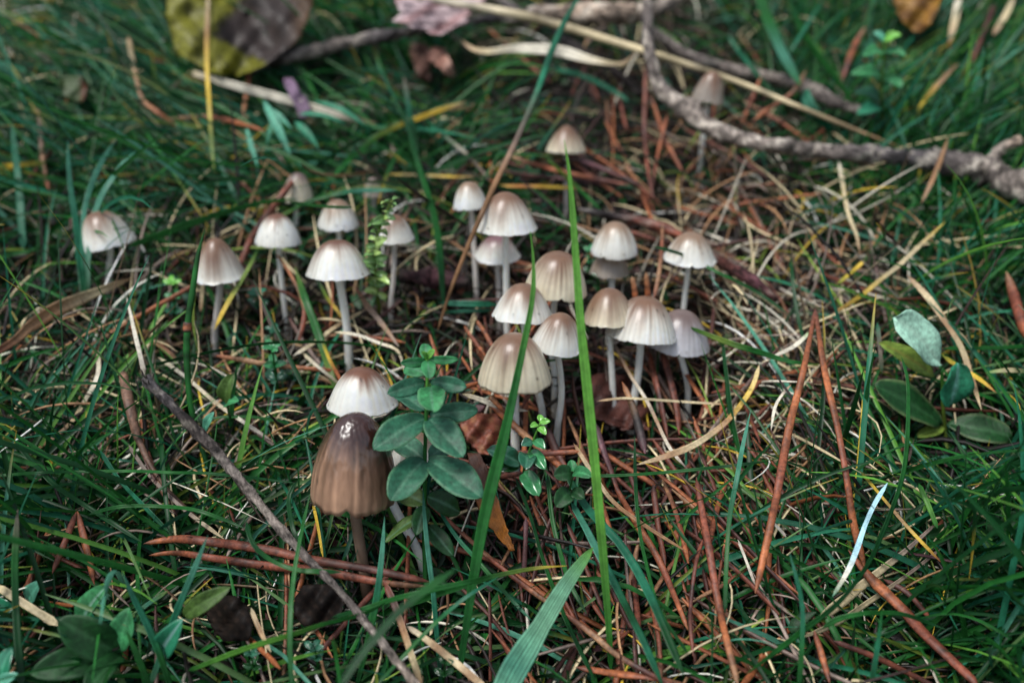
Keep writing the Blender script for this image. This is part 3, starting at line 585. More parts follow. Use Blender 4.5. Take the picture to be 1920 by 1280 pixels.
# --- green blades
for lab, pts, h, wp, key in [
    ('long thin green blade crossing level from the grey stick to the plant', [(262, 690), (310, 678), (353, 668), (453, 649), (537, 641), (640, 642), (700, 650), (760, 668)], (1.6, 1.9, 1.6), 6, 'gggGg'),
    ('wide pale green blade dropping from the top right', [(1418, -20), (1440, 40), (1462, 92), (1488, 142), (1500, 160)], (2.6, 2.4), [20, 23, 24, 26, 20], 'GGBG'),
    ('lower part of the wide pale green blade below the dark branch', [(1508, 168), (1515, 190), (1530, 215), (1562, 245)], (2.0, 1.2), [18, 26, 26, 12], 'bBbb'),
    ('dark green double blade at the top right slanting down', [(1476, -10), (1500, 50), (1529, 94), (1555, 130), (1572, 150), (1605, 205)], (2.4, 1.6), [9, 11, 12, 12, 10, 7], 'gGGG'),
    ('pale thin blade leaning across the top right', [(1362, 65), (1400, 115), (1440, 165), (1470, 200)], (2, 1.6), 7, 'bbgg'),
    ('thin blade crossing the wide pale green one near the top', [(1545, -5), (1515, 45), (1480, 100)], (2.4, 2.2), 7, 'gbb'),
    ('stout dark green blade leaning left of the twin caps', [(832, 580), (826, 500), (818, 427), (802, 365), (784, 309), (765, 240), (751, 208), (730, 165), (705, 118)], (1.0, 2.2, 3.0), [7, 13, 15, 14, 12, 10, 8, 8, 6], 'ggGGggb'),
    ('second upright dark blade beside the stout leaning one', [(784, 295), (775, 250), (768, 215), (757, 143)], (1.8, 2.6), [8, 13, 13, 9], 'ggbe'),
    ('yellow tipped blade rising right at upper centre', [(640, 304), (675, 282), (707, 256), (750, 235), (784, 222), (830, 205), (875, 190)], (1.4, 2.6), [8, 8, 9, 10, 10, 9, 4], 'GGyYYs'),
    ('short green blade right of the yellow tipped one', [(858, 243), (880, 215), (922, 163)], (1.2, 2.2), 7, 'gGG'),
    ('blue green blade running from the blade crossing down to the right', [(798, 224), (835, 256), (872, 286), (897, 312), (918, 338)], (1.6, 1.2), 6, 'bbwee'),
    ('long dark blade passing behind the tall caps down to the right', [(870, 332), (920, 345), (976, 363), (1010, 392), (1046, 427)], (1.6, 1.4), 6, 'gggb'),
    ('green blade slanting down right behind the upright blade tip', [(1018, 290), (1050, 320), (1077, 346), (1100, 368), (1127, 393)], (1.6, 1.2), 7, 'GyGG'),
    ('blurred turquoise blade in the hollow below the dry grass leaf', [(1036, 128), (1090, 142), (1140, 165), (1180, 190)], (1.6, 1.4), 9, 'bbb'),
    ('first curved pale blue green blade at left', [(158, 560), (148, 470), (144, 430), (132, 350), (128, 300), (127, 262)], (.8, 1.8, 2.8), [13, 13, 13, 11, 9, 5], 'gbbBB'),
    ('second curved pale blue green blade at left', [(160, 540), (156, 470), (158, 396), (172, 345), (188, 309), (205, 280), (220, 260)], (.8, 2, 3.2), [9, 9, 9, 9, 9, 8, 4], 'gbBBBB'),
    ('third curved pale blue green blade at left', [(166, 550), (166, 480), (178, 403), (192, 365), (208, 339), (232, 305), (254, 284)], (.8, 2, 3.2), [9, 9, 9, 10, 10, 9, 4], 'gbBBBB'),
    ('blue green blade at the far left edge', [(45, 470), (40, 410), (36, 350), (28, 280), (22, 232)], (.8, 2.4), [12, 14, 14, 12, 8], 'bbbb'),
    ('long dark green blade crossing left mushrooms to the lower left', [(240, 462), (300, 440), (360, 418), (430, 395), (500, 378), (560, 373)], (1.6, 2.0), [10, 13, 14, 12, 8, 6], 'GGGGG'),
    ('thin dark blade crossing the crown of the small white mushroom', [(540, 378), (580, 384), (620, 388), (662, 389)], (2.9, 3.2), 6, 'gGg'),
    ('pale tipped curved blade above the moss sprig', [(560, 385), (600, 372), (650, 360), (700, 357), (748, 357)], (2.2, 2.2), [7, 7, 9, 9, 3], 'gGBb'),
    ('stout green stem between the reddish crowned cap and its left neighbour', [(640, 745), (628, 722), (608, 660), (588, 602), (570, 555), (553, 500)], (.8, 1.8), [9, 12, 15, 15, 12, 6], 'GyGGGy'),
    ('yellow green thin stem beside the long pale stem', [(598, 528), (615, 560), (635, 585), (645, 600)], (1.0, .8), 6, 'gyYY'),
    ('short upright green blade below the level rust needle', [(432, 806), (436, 750), (444, 682)], (.8, 2.0), [10, 9, 4], 'gGg'),
    ('green blade rising at the far left bottom', [(42, 1290), (32, 1180), (28, 1076), (30, 1010), (33, 955)], (1.6, 3), [14, 14, 13, 12, 8], 'gggGe'),
    ('long level green blade across the lower left grass', [(-10, 892), (70, 886), (141, 884), (246, 883), (330, 886), (400, 888), (556, 905)], (1.6, 1.6), 7, 'GgGGgg'),
    ('arched green blade over the thick needle pair', [(165, 965), (210, 952), (264, 948), (352, 953), (410, 970), (460, 990)], (1.6, 1.8), 7, 'gGGGg'),
    ('curved green blade looping below the grey stick', [(462, 975), (466, 1000), (478, 1025), (497, 1042), (520, 1056), (563, 1069), (640, 1072)], (2.2, 1.9), 9, 'ggGGg'),
    ('green blade bending left of the dark brown cap', [(560, 898), (545, 920), (541, 943), (545, 970), (552, 999), (572, 1036)], (2, 1.6), 8, 'gggg'),
    ('long upright green blade left of the dark brown mushroom', [(548, 1290), (544, 1220), (545, 1146), (550, 1090), (557, 1041), (568, 985), (581, 926)], (1.6, 2.6), [9, 9, 9, 9, 8, 7, 4], 'gGGGGG'),
    ('pale blue green blade crossing diagonally at lower left', [(186, 842), (225, 900), (270, 948), (318, 998)], (1.4, 1.2), 8, 'bbbg'),
    ('dark green blade crossing the left grass toward the lower leaves', [(25, 826), (65, 870), (105, 911), (180, 960), (266, 1016)], (1.6, 1.4), 9, 'gggg'),
    ('left blade of the pale pointed pair at lower left', [(322, 1295), (298, 1225), (274, 1168), (250, 1120), (229, 1072)], (1.4, 3.0), [12, 13, 14, 12, 5], 'gGbbB'),
    ('right blade of the pale pointed pair at lower left', [(282, 1285), (308, 1210), (338, 1129), (365, 1065), (390, 1002)], (1.4, 3.2), [10, 11, 12, 11, 4], 'gbbBB'),
    ('short green blade left of the pale pointed pair at the bottom', [(285, 1300), (262, 1240), (236, 1180)], (1.4, 2.4), [10, 12, 5], 'gGG'),
    ('yellow green stem lying toward the lower left leaves', [(204, 1183), (250, 1153), (280, 1130), (315, 1107)], (1.4, 1.6), [7, 8, 8, 8], 'gyBy'),
    ('bright green blade rising right along the bottom left', [(350, 1258), (400, 1238), (460, 1215), (545, 1189), (610, 1168), (680, 1150), (740, 1120)], (1.6, 2), [10, 12, 12, 11, 9, 9, 6], 'GcccGGg'),
    ('sharp green blade standing in front of the brown stem', [(668, 1290), (686, 1217), (700, 1155), (710, 1094), (717, 1030), (721, 968)], None, [9, 11, 12, 12, 9, 4], 'gGGbBB'),
    ('out of focus thick green blade low in front pointing right', [(636, 1290), (672, 1235), (710, 1189), (745, 1150), (781, 1118), (820, 1090), (860, 1062)], None, [12, 14, 15, 15, 15, 15, 8], 'ggggGg'),
    ('long arching green blade with a yellow tip at bottom centre', [(620, 1158), (675, 1143), (740, 1122), (816, 1104), (890, 1088), (956, 1073), (1010, 1064), (1064, 1060)], (1.8, 2.2, 2.0), [8, 9, 11, 11, 10, 9, 7, 4], 'gGGGGyY'),
    ('green blade slanting up right to the tan straw end', [(706, 1285), (760, 1226), (816, 1168), (870, 1122), (934, 1081)], (1.8, 2.4), [8, 8, 8, 7, 4], 'gGGbb'),
    ('straight pale blade below the whorled plant', [(828, 1290), (818, 1180), (812, 1111), (803, 1040), (796, 971), (793, 915)], None, [9, 10, 10, 10, 9, 6], 'gbbBBb'),
    ('green blade running down right from the whorled plant', [(822, 955), (855, 1005), (893, 1048), (945, 1108), (996, 1162)], (1.6, 1.4), [6, 8, 8, 8, 6], 'bbGgb'),
    ('dark green blade from the small seedling down to the bottom', [(966, 893), (995, 970), (1020, 1055), (1062, 1164), (1122, 1290)], (1.2, 1.2), [7, 8, 9, 10, 10], 'ggGgg'),
    ('second dark green blade from the small seedling', [(1026, 886), (1036, 975), (1056, 1055), (1072, 1100), (1100, 1150)], (1.2, 1.2), 8, 'gGGg'),
    ('first wide blue green blade running to the bottom right of the upright blade', [(1070, 940), (1098, 990), (1118, 1030), (1160, 1110), (1203, 1196), (1245, 1290)], (1.5, 1.5), [12, 16, 17, 14, 14, 12], 'bBbgbg'),
    ('second wide blue green blade running to the bottom right of the upright blade', [(1062, 890), (1095, 945), (1130, 985), (1167, 1027), (1215, 1110), (1282, 1265)], (1.4, 1.6), [12, 17, 18, 18, 16, 16], 'gbbbgg'),
    ('thin upright green blade right of the black ended needle', [(1290, 1225), (1238, 1146), (1210, 1050), (1196, 971), (1191, 890), (1190, 815)], (1.2, 1.8), [7, 7, 7, 7, 7, 5], 'gGGGgg'),
    ('level dark green blade crossing behind the upright blade', [(1098, 892), (1160, 891), (1250, 885), (1350, 875), (1440, 865)], (1.9, 1.9), 6, 'gGGgg'),
    ('long green blade arching down the right side to the lower middle', [(1690, 668), (1700, 705), (1703, 745), (1700, 830), (1690, 900), (1660, 985), (1625, 1060), (1570, 1130), (1500, 1185), (1400, 1262)], (3.2, 2.4, 1.6), [5, 9, 10, 10, 9, 9, 9, 12, 15, 12], 'GGGgggGG'),
    ('flat arched green blade joining the long one in the lower right', [(1540, 1178), (1570, 1160), (1614, 1150), (1660, 1148), (1702, 1153), (1775, 1180)], (1.8, 1.8), [10, 10, 9, 8, 7, 4], 'GGGgg'),
    ('slim blue green blade standing in the lower right', [(1498, 1290), (1503, 1220), (1505, 1146), (1495, 1090), (1480, 1035)], (1.4, 2.8), [9, 9, 9, 8, 3], 'gGbbB'),
    ('short sharp green blade near the lower right', [(1633, 1290), (1645, 1215), (1654, 1144)], (1.4, 2.4), [9, 10, 4], 'gbG'),
    ('green blade descending through the dry tangle', [(1359, 1150), (1362, 1060), (1368, 971), (1382, 895), (1394, 830), (1408, 768)], (1.4, 2.6), [8, 8, 8, 9, 8, 3], 'gGGbBB'),
    ('dark stalk crossing the dry tangle', [(1355, 640), (1362, 700), (1370, 770), (1383, 830), (1392, 860)], (2.0, 1.4), [8, 9, 12, 12, 6], 'gggG'),
    ('dark green blade over the cap standing apart, running right', [(1225, 462), (1280, 478), (1340, 508), (1414, 545), (1480, 590)], (2.2, 1.6), 7, 'ggGgg'),
    ('long green blade from the bluish grey cap to the rust pair', [(1290, 612), (1360, 640), (1430, 662), (1482, 678), (1530, 682)], (2.2, 1.6), [6, 10, 11, 9, 6], 'GyGGG'),
    ('dark green stalk above the rust needle pair', [(1482, 480), (1488, 540), (1495, 588), (1507, 640)], (2, 1.6), 7, 'gggg'),
    ('level green blade behind the first round leaf', [(1930, 648), (1860, 652), (1767, 653)], (1.6, 1.6), 8, 'GGG'),
    ('pale edged green blade at the right frame edge', [(1930, 696), (1890, 694), (1850, 698)], (1.7, 1.7), [8, 9, 5], 'Gsc'),
    ('thin dark stalk left of the first round leaf', [(1654, 700), (1650, 650), (1645, 605)], (1.2, 1.8), 8, 'geb'),
    ('bright green blade right of the pale blue stalk', [(1722, 905), (1740, 945), (1758, 990)], (1.8, 1.6), 9, 'GcG'),
    ('horizontal turquoise blade behind the cream cap at left', [(820, 568), (860, 569), (900, 570), (932, 571)], (1.5, 1.5), [5, 12, 13, 8], 'bBbb'),
    ('second horizontal turquoise blade just below the first', [(825, 586), (870, 583), (925, 581)], (1.3, 1.3), 8, 'bBb'),
    ('thin curved blade arching over the lower right leaves', [(1900, 1200), (1840, 1165), (1780, 1150), (1720, 1160)], (1.6, 1.6), 7, 'gGGg'),
]:
    kw = {}
    if h is None: kw['D'] = {'sharp': (15.2, 15.4), 'out o': (11.8, 12.6), 'strai': (15.4, 15.8)}[lab[:5]]
    T_('grass', lab, pts, h or (1, 1), wp, key, **kw)
# dark joint on the jointed stalk
jst = [o for o in sc.objects if 'jointed stalk' in o.get('label', '')][0]
c = pathD([(351, 622), (351, 614), (352, 604)], (18.3, 18.3), 6)
Vs, Fs, tv = tube(c, .085, 10)
mk('joint_ring', Vs, Fs, ramp('KoK', tv), M['needle'], origin=np.array(jst.location) / S - [0, 0, CAMZ], parent=jst)

# ------------------------------------------------------------------ branches and sticks
def stick(name, label, cat, pts, h, wpx, key, rough=.12, mat='bark', D=None, patch=.5, seed=1, group='dead branches and sticks', prot=.8, parent=None, origin=None, ns=16):
    n = max(14, int(sum(math.hypot(a[0] - b[0], a[1] - b[1]) for a, b in zip(pts, pts[1:])) / 6))
    C = path3(pts, h, n); d = project(C)[2]
    wl = np.interp(np.linspace(0, 1, n), np.linspace(0, 1, len(wpx)), wpx) if isinstance(wpx, (list, tuple)) else np.full(n, float(wpx))
    r2 = np.random.default_rng(seed)
    R = wl * d / FPX / 2 * (1 + .10 * np.interp(np.linspace(0, 1, n), np.linspace(0, 1, n // 5 + 2), r2.normal(0, 1, n // 5 + 2)))
    Vs, Fs, tv = tube(C, R, ns, rough, seed)
    cc = ramp(key, tv) * (1 + .3 * r2.normal(0, 1, (len(Vs), 1)))
    # lichen and stripped bark patches
    q = np.sin(tv * n * .9 + np.tile(np.arange(ns), n + 2) * .9 + seed) + np.sin(tv * n * .37 + np.tile(np.arange(ns), n + 2) * .35) + .5 * r2.normal(0, 1, len(Vs))
    cc = np.where((q > 1.0)[:, None], cc * .6 + np.array([.42, .38, .32]) * patch, cc)
    cc = np.where((q < -1.3)[:, None], cc * .35, cc)
    o = mk(name, Vs, Fs, np.clip(cc, .004, .8), M[mat], origin=C[0] if origin is None else origin, parent=parent)
    if parent is None:
        tag(o, label, cat, group)
    if prot: protect(C, R * prot)
    o['_c'] = [float(x) for x in (C[0] if origin is None else origin)]
    return o
COL['f'] = np.array((.30, .52, .40)); COL['a'] = np.array((.26, .22, .19)); COL['A'] = np.array((.13, .11, .10)); COL['m'] = np.array((.34, .26, .2)); COL['x'] = np.array((.11, .10, .105))
stick('branch', 'grey barked dead branch running from the top edge down and across to the right edge', 'branch',
      [(1210, -30), (1214, 40), (1218, 100), (1238, 165), (1285, 203), (1335, 240), (1400, 264), (1480, 277), (1560, 285), (1650, 292), (1740, 299), (1820, 312), (1880, 335), (1960, 372)],
      (3.2, 2.2, 1.8, 1.6, 1.8), [18, 20, 23, 31, 32, 30, 29, 28, 30, 31, 36, 46, 54, 60], 'AAaaAxAa', seed=3, rough=.12, patch=.9, prot=.4)
br = [o for o in sc.objects if o.name == 'branch'][0]
stick('twig', None, None, [(1838, 318), (1868, 288), (1892, 272), (1916, 262)], (1.9, 2.4), [26, 18, 18, 20], 'aam', seed=4, parent=br, origin=list(br['_c']))
stick('branch', 'bluish grey thin branch passing under the pink leaf at the top', 'branch', [(470, 130), (540, 108), (620, 88), (700, 71), (770, 60), (850, 44), (930, 36), (1000, 40)], (1.6, 1.8), [18, 22, 24, 22, 20, 18, 16, 12], 'xaxxA', seed=5, rough=.1)
stick('branch', 'pale birch-like stick lying level along the top edge', 'branch', [(990, 22), (1040, 24), (1100, 26), (1160, 26), (1215, 20), (1262, 2), (1290, -12)], (2.4, 2.4), [14, 34, 38, 36, 32, 24, 20], 'Ammmam', seed=6, rough=.08, patch=.9)
stick('branch', 'dark lichened side branch forking right below the long yellow straw', 'branch', [(1225, 60), (1290, 103), (1370, 130), (1450, 146), (1520, 166), (1565, 192), (1640, 215)], (1.6, 1.4), [20, 22, 24, 22, 24, 24, 14], 'AAaAA', seed=7, patch=.4)
stick('stick', 'thin blackened stick slanting in the hollow at the top centre', 'stick', [(1040, 62), (1120, 112), (1160, 140), (1200, 178)], (1.4, 1.0), [12, 16, 16, 14], 'xKKK', seed=8, patch=.1)
stick('stick', 'short dark stick dropping from the top edge beside the birch-like stick', 'stick', [(925, -10), (955, 12), (990, 34)], (2, 1.8), 16, 'xA', seed=9, patch=.3)
stick('stick', 'rust brown woody stick leaning behind the white mushroom at left', 'stick', [(449, 498), (466, 458), (482, 430), (515, 385), (548, 340)], (.9, 1.8), [12, 14, 13, 13, 10], 'rrRrr', seed=10, rough=.05, mat='needle', patch=.1)
stick('stick', 'split reddish stick with a black end behind the caps right of the upright blade', 'stick', [(1084, 392), (1140, 404), (1200, 414), (1250, 430), (1290, 448)], (1.1, 1.0), [8, 14, 18, 20, 12], 'KKRrr', seed=11, rough=.06, mat='needle', patch=.2)
stick('stick', 'dark red brown stick lying in the dry tangle right of the mushroom standing apart', 'stick', [(1325, 478), (1381, 507), (1420, 532), (1455, 562)], (1.1, 1.0), [18, 22, 20, 14], 'RRpR', seed=12, rough=.06, patch=.2)
stick('stick', 'dark wood fragment in the hollow behind the moss sprig', 'stick', [(748, 515), (790, 520), (840, 524), (880, 530)], (.5, .5), [20, 34, 34, 18], 'KpK', seed=13, rough=.1, patch=.05)
gs = stick('stick', 'long weathered grey stick with a frayed end crossing the lower left', 'stick',
      [(274, 712), (330, 768), (400, 840), (455, 905), (520, 985), (580, 1050), (640, 1111), (700, 1185), (763, 1262), (800, 1310)], (1.8, 1.9, 1.9), [20, 22, 21, 17, 15, 15, 14, 14, 15, 16], 'xKAaAAam', seed=14, rough=.1, patch=.25)
for k in range(7):
    x0, y0 = 276 + random.uniform(-6, 10), 716 + random.uniform(-8, 8)
    stick('fibre', None, None, [(x0, y0), (x0 + random.uniform(-14, 6), y0 - random.uniform(6, 20))], (1.8, 2.1), [5, 2], 'aA', seed=20 + k, parent=gs, origin=list(gs['_c']), prot=0, ns=5, rough=.02)
for o in sc.objects:
    if '_c' in o: del o['_c']

# ------------------------------------------------------------------ leaves
UPC = nz(np.array([0, -.75, .8]))
def leaf_grid(b, t, wd, nrm=None, arch=.12, cup=.18, peak=.45, n=16, m=9, tooth=0, seed=0, tipr=.55, twist=0):
    b, t = np.asarray(b, float), np.asarray(t, float); ax = t - b; Ln = np.linalg.norm(ax); T = ax / Ln
    nn = UPC if nrm is None else nz(np.asarray(nrm, float)); nn = nz(nn - T * nn.dot(T)); sd = np.cross(T, nn)
    r2 = np.random.default_rng(seed)
    if twist:
        a = rad(twist); nn, sd = nn * math.cos(a) + sd * math.sin(a), sd * math.cos(a) - nn * math.sin(a)
    u = np.linspace(0, 1, n); v = np.linspace(-1, 1, m)
    p = math.log(.5) / math.log(peak)
    wu = np.sin(math.pi * u ** p) ** tipr; wu[0] = .05; wu[-1] = .03
    wu = np.clip(wu, .03, 1)
    if tooth: wu = wu * (1 + tooth * (np.arange(n) % 2))
    wav = .03 * np.sin(u * 9 + r2.random() * 6)
    P = (b + ax * u[:, None])[:, None] + sd * (v[None, :, None] * wu[:, None, None] * wd / 2)
    hgt = arch * Ln * np.sin(math.pi * u)[:, None] + cup * wd * (np.abs(v)[None] ** 1.6) * wu[:, None] + wav[:, None] * wd * v[None] * 2
    vein = -.02 * wd * np.exp(-(v / .12) ** 2)[None] * np.ones((n, 1))
    side = .008 * wd * np.cos((u[:, None] - .35 * np.abs(v)[None]) * 2 * math.pi * 6)
    return P + nn * (hgt + vein + side)[..., None], u, v
GUARD = [True]
def leaf_obj(name, b, t, wd, col, mat, parent=None, origin=None, veinc=None, edge=None, seed=0, **kw):
    P, u, v = leaf_grid(b, t, wd, seed=seed, **kw)
    r2 = np.random.default_rng(seed)
    col = np.asarray(col, float); cc = np.ones(P.shape) * col
    cc = cc * (1 + .12 * np.cos((u[:, None] - .35 * np.abs(v)[None]) * 2 * math.pi * 6))[..., None]
    cc = cc * (1 + .15 * np.sin(u * 7 + seed)[:, None] * np.cos(v * 3 + seed)[None])[..., None]
    vc = np.asarray(veinc if veinc is not None else col * 1.9 + .02, float)
    wv = np.exp(-(v / .07) ** 2)[None, :, None] * .5
    cc = cc * (1 - wv) + vc * wv
    if edge is not None:
        e = (np.abs(v) > .95)[None, :, None] * .7; cc = cc * (1 - e) + np.asarray(edge) * e
    Vs, Fs = shell(P, wd * .03 + .006)
    cc = np.concatenate([cc.reshape(-1, 3), cc.reshape(-1, 3) * 1.15])
    o = mk(name, Vs, Fs, np.clip(cc, 0, .9), mat, origin=origin if origin is not None else b, parent=parent)
    if GUARD[0]: protect(P.reshape(-1, 3)[::3], wd * .12)
    return o
def plant(name, label, cat, base, stem, leaves, swpx=6, scol='G', mat='leaf', group=None, **kw):
    """stem: [(px, py, depth)], leaves: (bx, by, bd, tx, ty, td, wpx, colour)"""
    B = np.asarray(base, float); root = empty(name, B); tag(root, label, cat, group)
    if stem:
        C = spline([B] + [W(*q) for q in stem], 20); d = project(C)[2]
        Vs, Fs, tv = tube(C, swpx / 2 * d / FPX * np.linspace(1.1, .7, 20), 8, .03)
        mk('stem', Vs, Fs, ramp(scol, tv), M['grass'], origin=B, parent=root); protect(C, swpx / 2 * 17 / FPX)
    for k, l in enumerate(leaves):
        bx, by, bd, tx, ty, td, wpx, col = l[:8]; ex = l[8] if len(l) > 8 else {}
        k2 = dict(kw); k2.update(ex)
        leaf_obj('leaf', W(bx, by, bd), W(tx, ty, td), wpx * (bd + td) / 2 / FPX, COL[col] if isinstance(col, str) else col, M[k2.pop('mat', mat)], parent=root, origin=B, seed=int(bx + ty + k), **k2)
    return root
COL['l'] = np.array((.02, .10, .055)); COL['L'] = np.array((.03, .17, .06)); COL['d'] = np.array((.008, .05, .012)); COL['D'] = np.array((.05, .10, .02)); pass
# whorled plant in the middle
b0 = G(800, 1140)
tt_ = dict(n=40, m=11, tooth=.03, edge=(.08, .2, .1))
plant('whorled_plant', 'upright dark green plant with whorls of oval toothed leaves beside the brown mushroom', 'plant', b0,
      [(796, 1020, 16.5), (796, 930, 16.2), (797, 850, 16.0), (799, 780, 15.8), (801, 720, 15.7), (801, 672, 15.6)],
      [(795, 862, 16.0, 733, 938, 15.2, 64, 'l', dict(peak=.5, tipr=.5, **tt_)), (803, 862, 16.0, 903, 934, 15.3, 66, 'l', dict(peak=.52, tipr=.5, twist=-8, **tt_)),
       (796, 860, 16.1, 737, 822, 16.7, 44, 'l', dict(peak=.45, **tt_)), (803, 858, 16.1, 866, 826, 16.9, 40, 'l', {}),
       (797, 783, 15.9, 701, 843, 15.3, 60, 'l', dict(peak=.5, tipr=.5, **tt_)), (803, 783, 15.9, 868, 857, 15.2, 58, 'l', dict(peak=.5, tipr=.5, **tt_)),
       (797, 770, 16.0, 740, 738, 16.4, 38, 'l', dict(twist=20)), (806, 777, 15.9, 896, 768, 15.8, 38, 'l', dict(tipr=.5, twist=25, peak=.55, **tt_)),
       (808, 724, 15.7, 812, 772, 15.0, 52, 'L', dict(peak=.55, tipr=.4, **tt_)),
       (798, 716, 15.75, 726, 738, 15.4, 34, 'l', dict(twist=-25, tipr=.5, peak=.5)), (805, 714, 15.75, 875, 726, 15.5, 32, 'l', dict(twist=25, tipr=.5, peak=.6)),
       (799, 700, 15.7, 758, 690, 16.1, 36, 'L', {}),
       (800, 678, 15.65, 750, 680, 15.4, 20, 'L', dict(twist=-35)), (803, 674, 15.6, 861, 673, 15.5, 18, 'L', dict(twist=40)),
       (802, 676, 15.6, 806, 710, 15.2, 28, 'L', dict(tipr=.45, peak=.5)), (800, 674, 15.6, 797, 644, 15.8, 24, 'L', dict(tipr=.5)),
       (801, 672, 15.6, 815, 655, 15.5, 14, 'c', {}), (800, 672, 15.6, 790, 660, 15.4, 13, 'c', {}),
       (797, 945, 16.2, 742, 915, 16.6, 42, 'D', {}), (798, 948, 16.2, 780, 1003, 15.8, 34, 'd', {}), (800, 930, 16.2, 862, 960, 16.6, 44, 'd', {}),
       (797, 965, 16.3, 723, 1016, 16.0, 30, 'D', dict(twist=30)), (803, 985, 16.4, 850, 1042, 16.2, 34, 'd', {})],
      swpx=9, scol='dGGGc', veinc=(.09, .2, .13), arch=.08, cup=.1)
# round leaved plants
plant('round_leaved_plant', 'plant with glossy oval leaves at the right, one leaf pale blue green', 'plant', G(1775, 850), [(1772, 810, 19.6), (1768, 760, 19.3), (1766, 690, 19.0)],
      [(1764, 683, 19.0, 1678, 594, 18.4, 82, 'f', dict(peak=.6, tipr=.45, veinc=(.3, .45, .35))), (1780, 762, 19.1, 1796, 680, 18.7, 70, 'b', dict(peak=.5, tipr=.45, veinc=(.2, .4, .38), twist=15)),
       (1765, 796, 19.4, 1637, 722, 18.9, 66, 'd', dict(peak=.55, tipr=.45, edge=(.14, .2, .08))), (1775, 794, 19.4, 1897, 818, 19.0, 58, 'd', dict(peak=.6, tipr=.42, edge=(.12, .16, .08))),
       (1752, 704, 19.5, 1648, 642, 19.3, 42, 'y', dict(veinc=(.2, .14, .03))), (1770, 800, 19.5, 1718, 818, 19.2, 24, 'y', {})],
      swpx=8, scol='yyG', mat='leaf', arch=.05, cup=.1)
GUARD[0] = False
plant('round_leaved_plant', 'dark green leaf rosette near the right edge below the oval leaved plant', 'plant', G(1840, 1030), [(1842, 990, 17.3)],
      [(1840, 985, 17.3, 1752, 922, 16.9, 58, 'd'), (1843, 982, 17.3, 1872, 902, 17.3, 50, 'd'), (1846, 986, 17.3, 1940, 985, 16.8, 54, 'd'), (1838, 990, 17.3, 1732, 1004, 16.9, 34, 'd'), (1845, 992, 17.3, 1905, 1050, 16.7, 44, 'd')],
      swpx=6, arch=.06, tipr=.5)
plant('broad_leaved_plant', 'clump of broad dark green leaves in the lower left corner', 'plant', G(228, 1240), [(225, 1228, 14.7)],
      [(225, 1225, 14.7, 108, 1160, 14.2, 72, 'd'), (222, 1228, 14.7, 56, 1262, 14.0, 62, 'd'), (226, 1222, 14.7, 244, 1138, 14.6, 48, 'L'), (150, 1180, 15.0, 200, 1098, 14.8, 52, 'L', dict(veinc=(.3, .45, .4), twist=-15)),
       (230, 1228, 14.7, 160, 1300, 13.8, 50, 'd')], swpx=6, peak=.5, arch=.08, tipr=.6)
plant('broad_leaved_plant', 'pair of leaves, one shiny bluish and one lying flat, right of the lower left clump', 'plant', G(318, 1235), [(322, 1215, 14.8), (338, 1160, 14.9)],
      [(302, 1226, 14.8, 343, 1160, 14.3, 44, 'b', dict(twist=20, mat='gloss', veinc=(.3, .42, .45))), (345, 1155, 14.9, 433, 1100, 14.7, 36, 'D', dict(twist=10, mat='leaf'))], swpx=6, scol='GG')
plant('broad_leaved_plant', 'bluish wet leaves cut by the left edge in the lower left corner', 'plant', G(-5, 1290), None,
      [(0, 1290, 14.0, 22, 1212, 14.0, 40, 'b'), (-10, 1290, 14.0, 34, 1262, 13.8, 26, 'B'), (-30, 1150, 15.5, 28, 1138, 15.2, 46, 'b')], mat='gloss')
GUARD[0] = True
plant('seedling', 'small round blue green leaf on a short stem in the lower left grass', 'seedling', G(55, 1160), [(56, 1138, 15.8)], [(56, 1135, 15.8, 77, 1092, 15.5, 34, 'B', dict(tipr=.4, peak=.55))], swpx=5)
plant('seedling', 'yellowish green leaf pair left of the grey stick end', 'seedling', G(440, 810), [(428, 770, 18.4), (425, 740, 18.3)],
      [(423, 755, 18.3, 438, 700, 18.0, 34, 'D'), (425, 758, 18.3, 448, 752, 17.9, 26, 'L'), (385, 808, 18.2, 402, 772, 18.0, 18, 'B', dict(tipr=.5))], swpx=5)
GUARD[0] = False
plant('seedling', 'light green seedling with small leaf pairs in the grass at upper right', 'seedling', G(1652, 240), [(1652, 190, 27.2), (1655, 130, 26.6), (1658, 75, 26.1)],
      [(1657, 78, 26.1, 1690, 66, 25.8, 22, 'c'), (1656, 78, 26.1, 1638, 60, 26.1, 18, 'B'), (1655, 98, 26.3, 1617, 106, 25.8, 26, 'L'), (1657, 98, 26.3, 1698, 106, 25.8, 24, 'L'), (1655, 145, 26.7, 1594, 140, 26.5, 30, 'L'),
       (1656, 150, 26.7, 1692, 164, 26.2, 28, 'L'), (1652, 190, 27.2, 1602, 172, 27, 28, 'l'), (1652, 205, 27.2, 1606, 214, 26.8, 26, 'b')], swpx=6, scol='yyc')
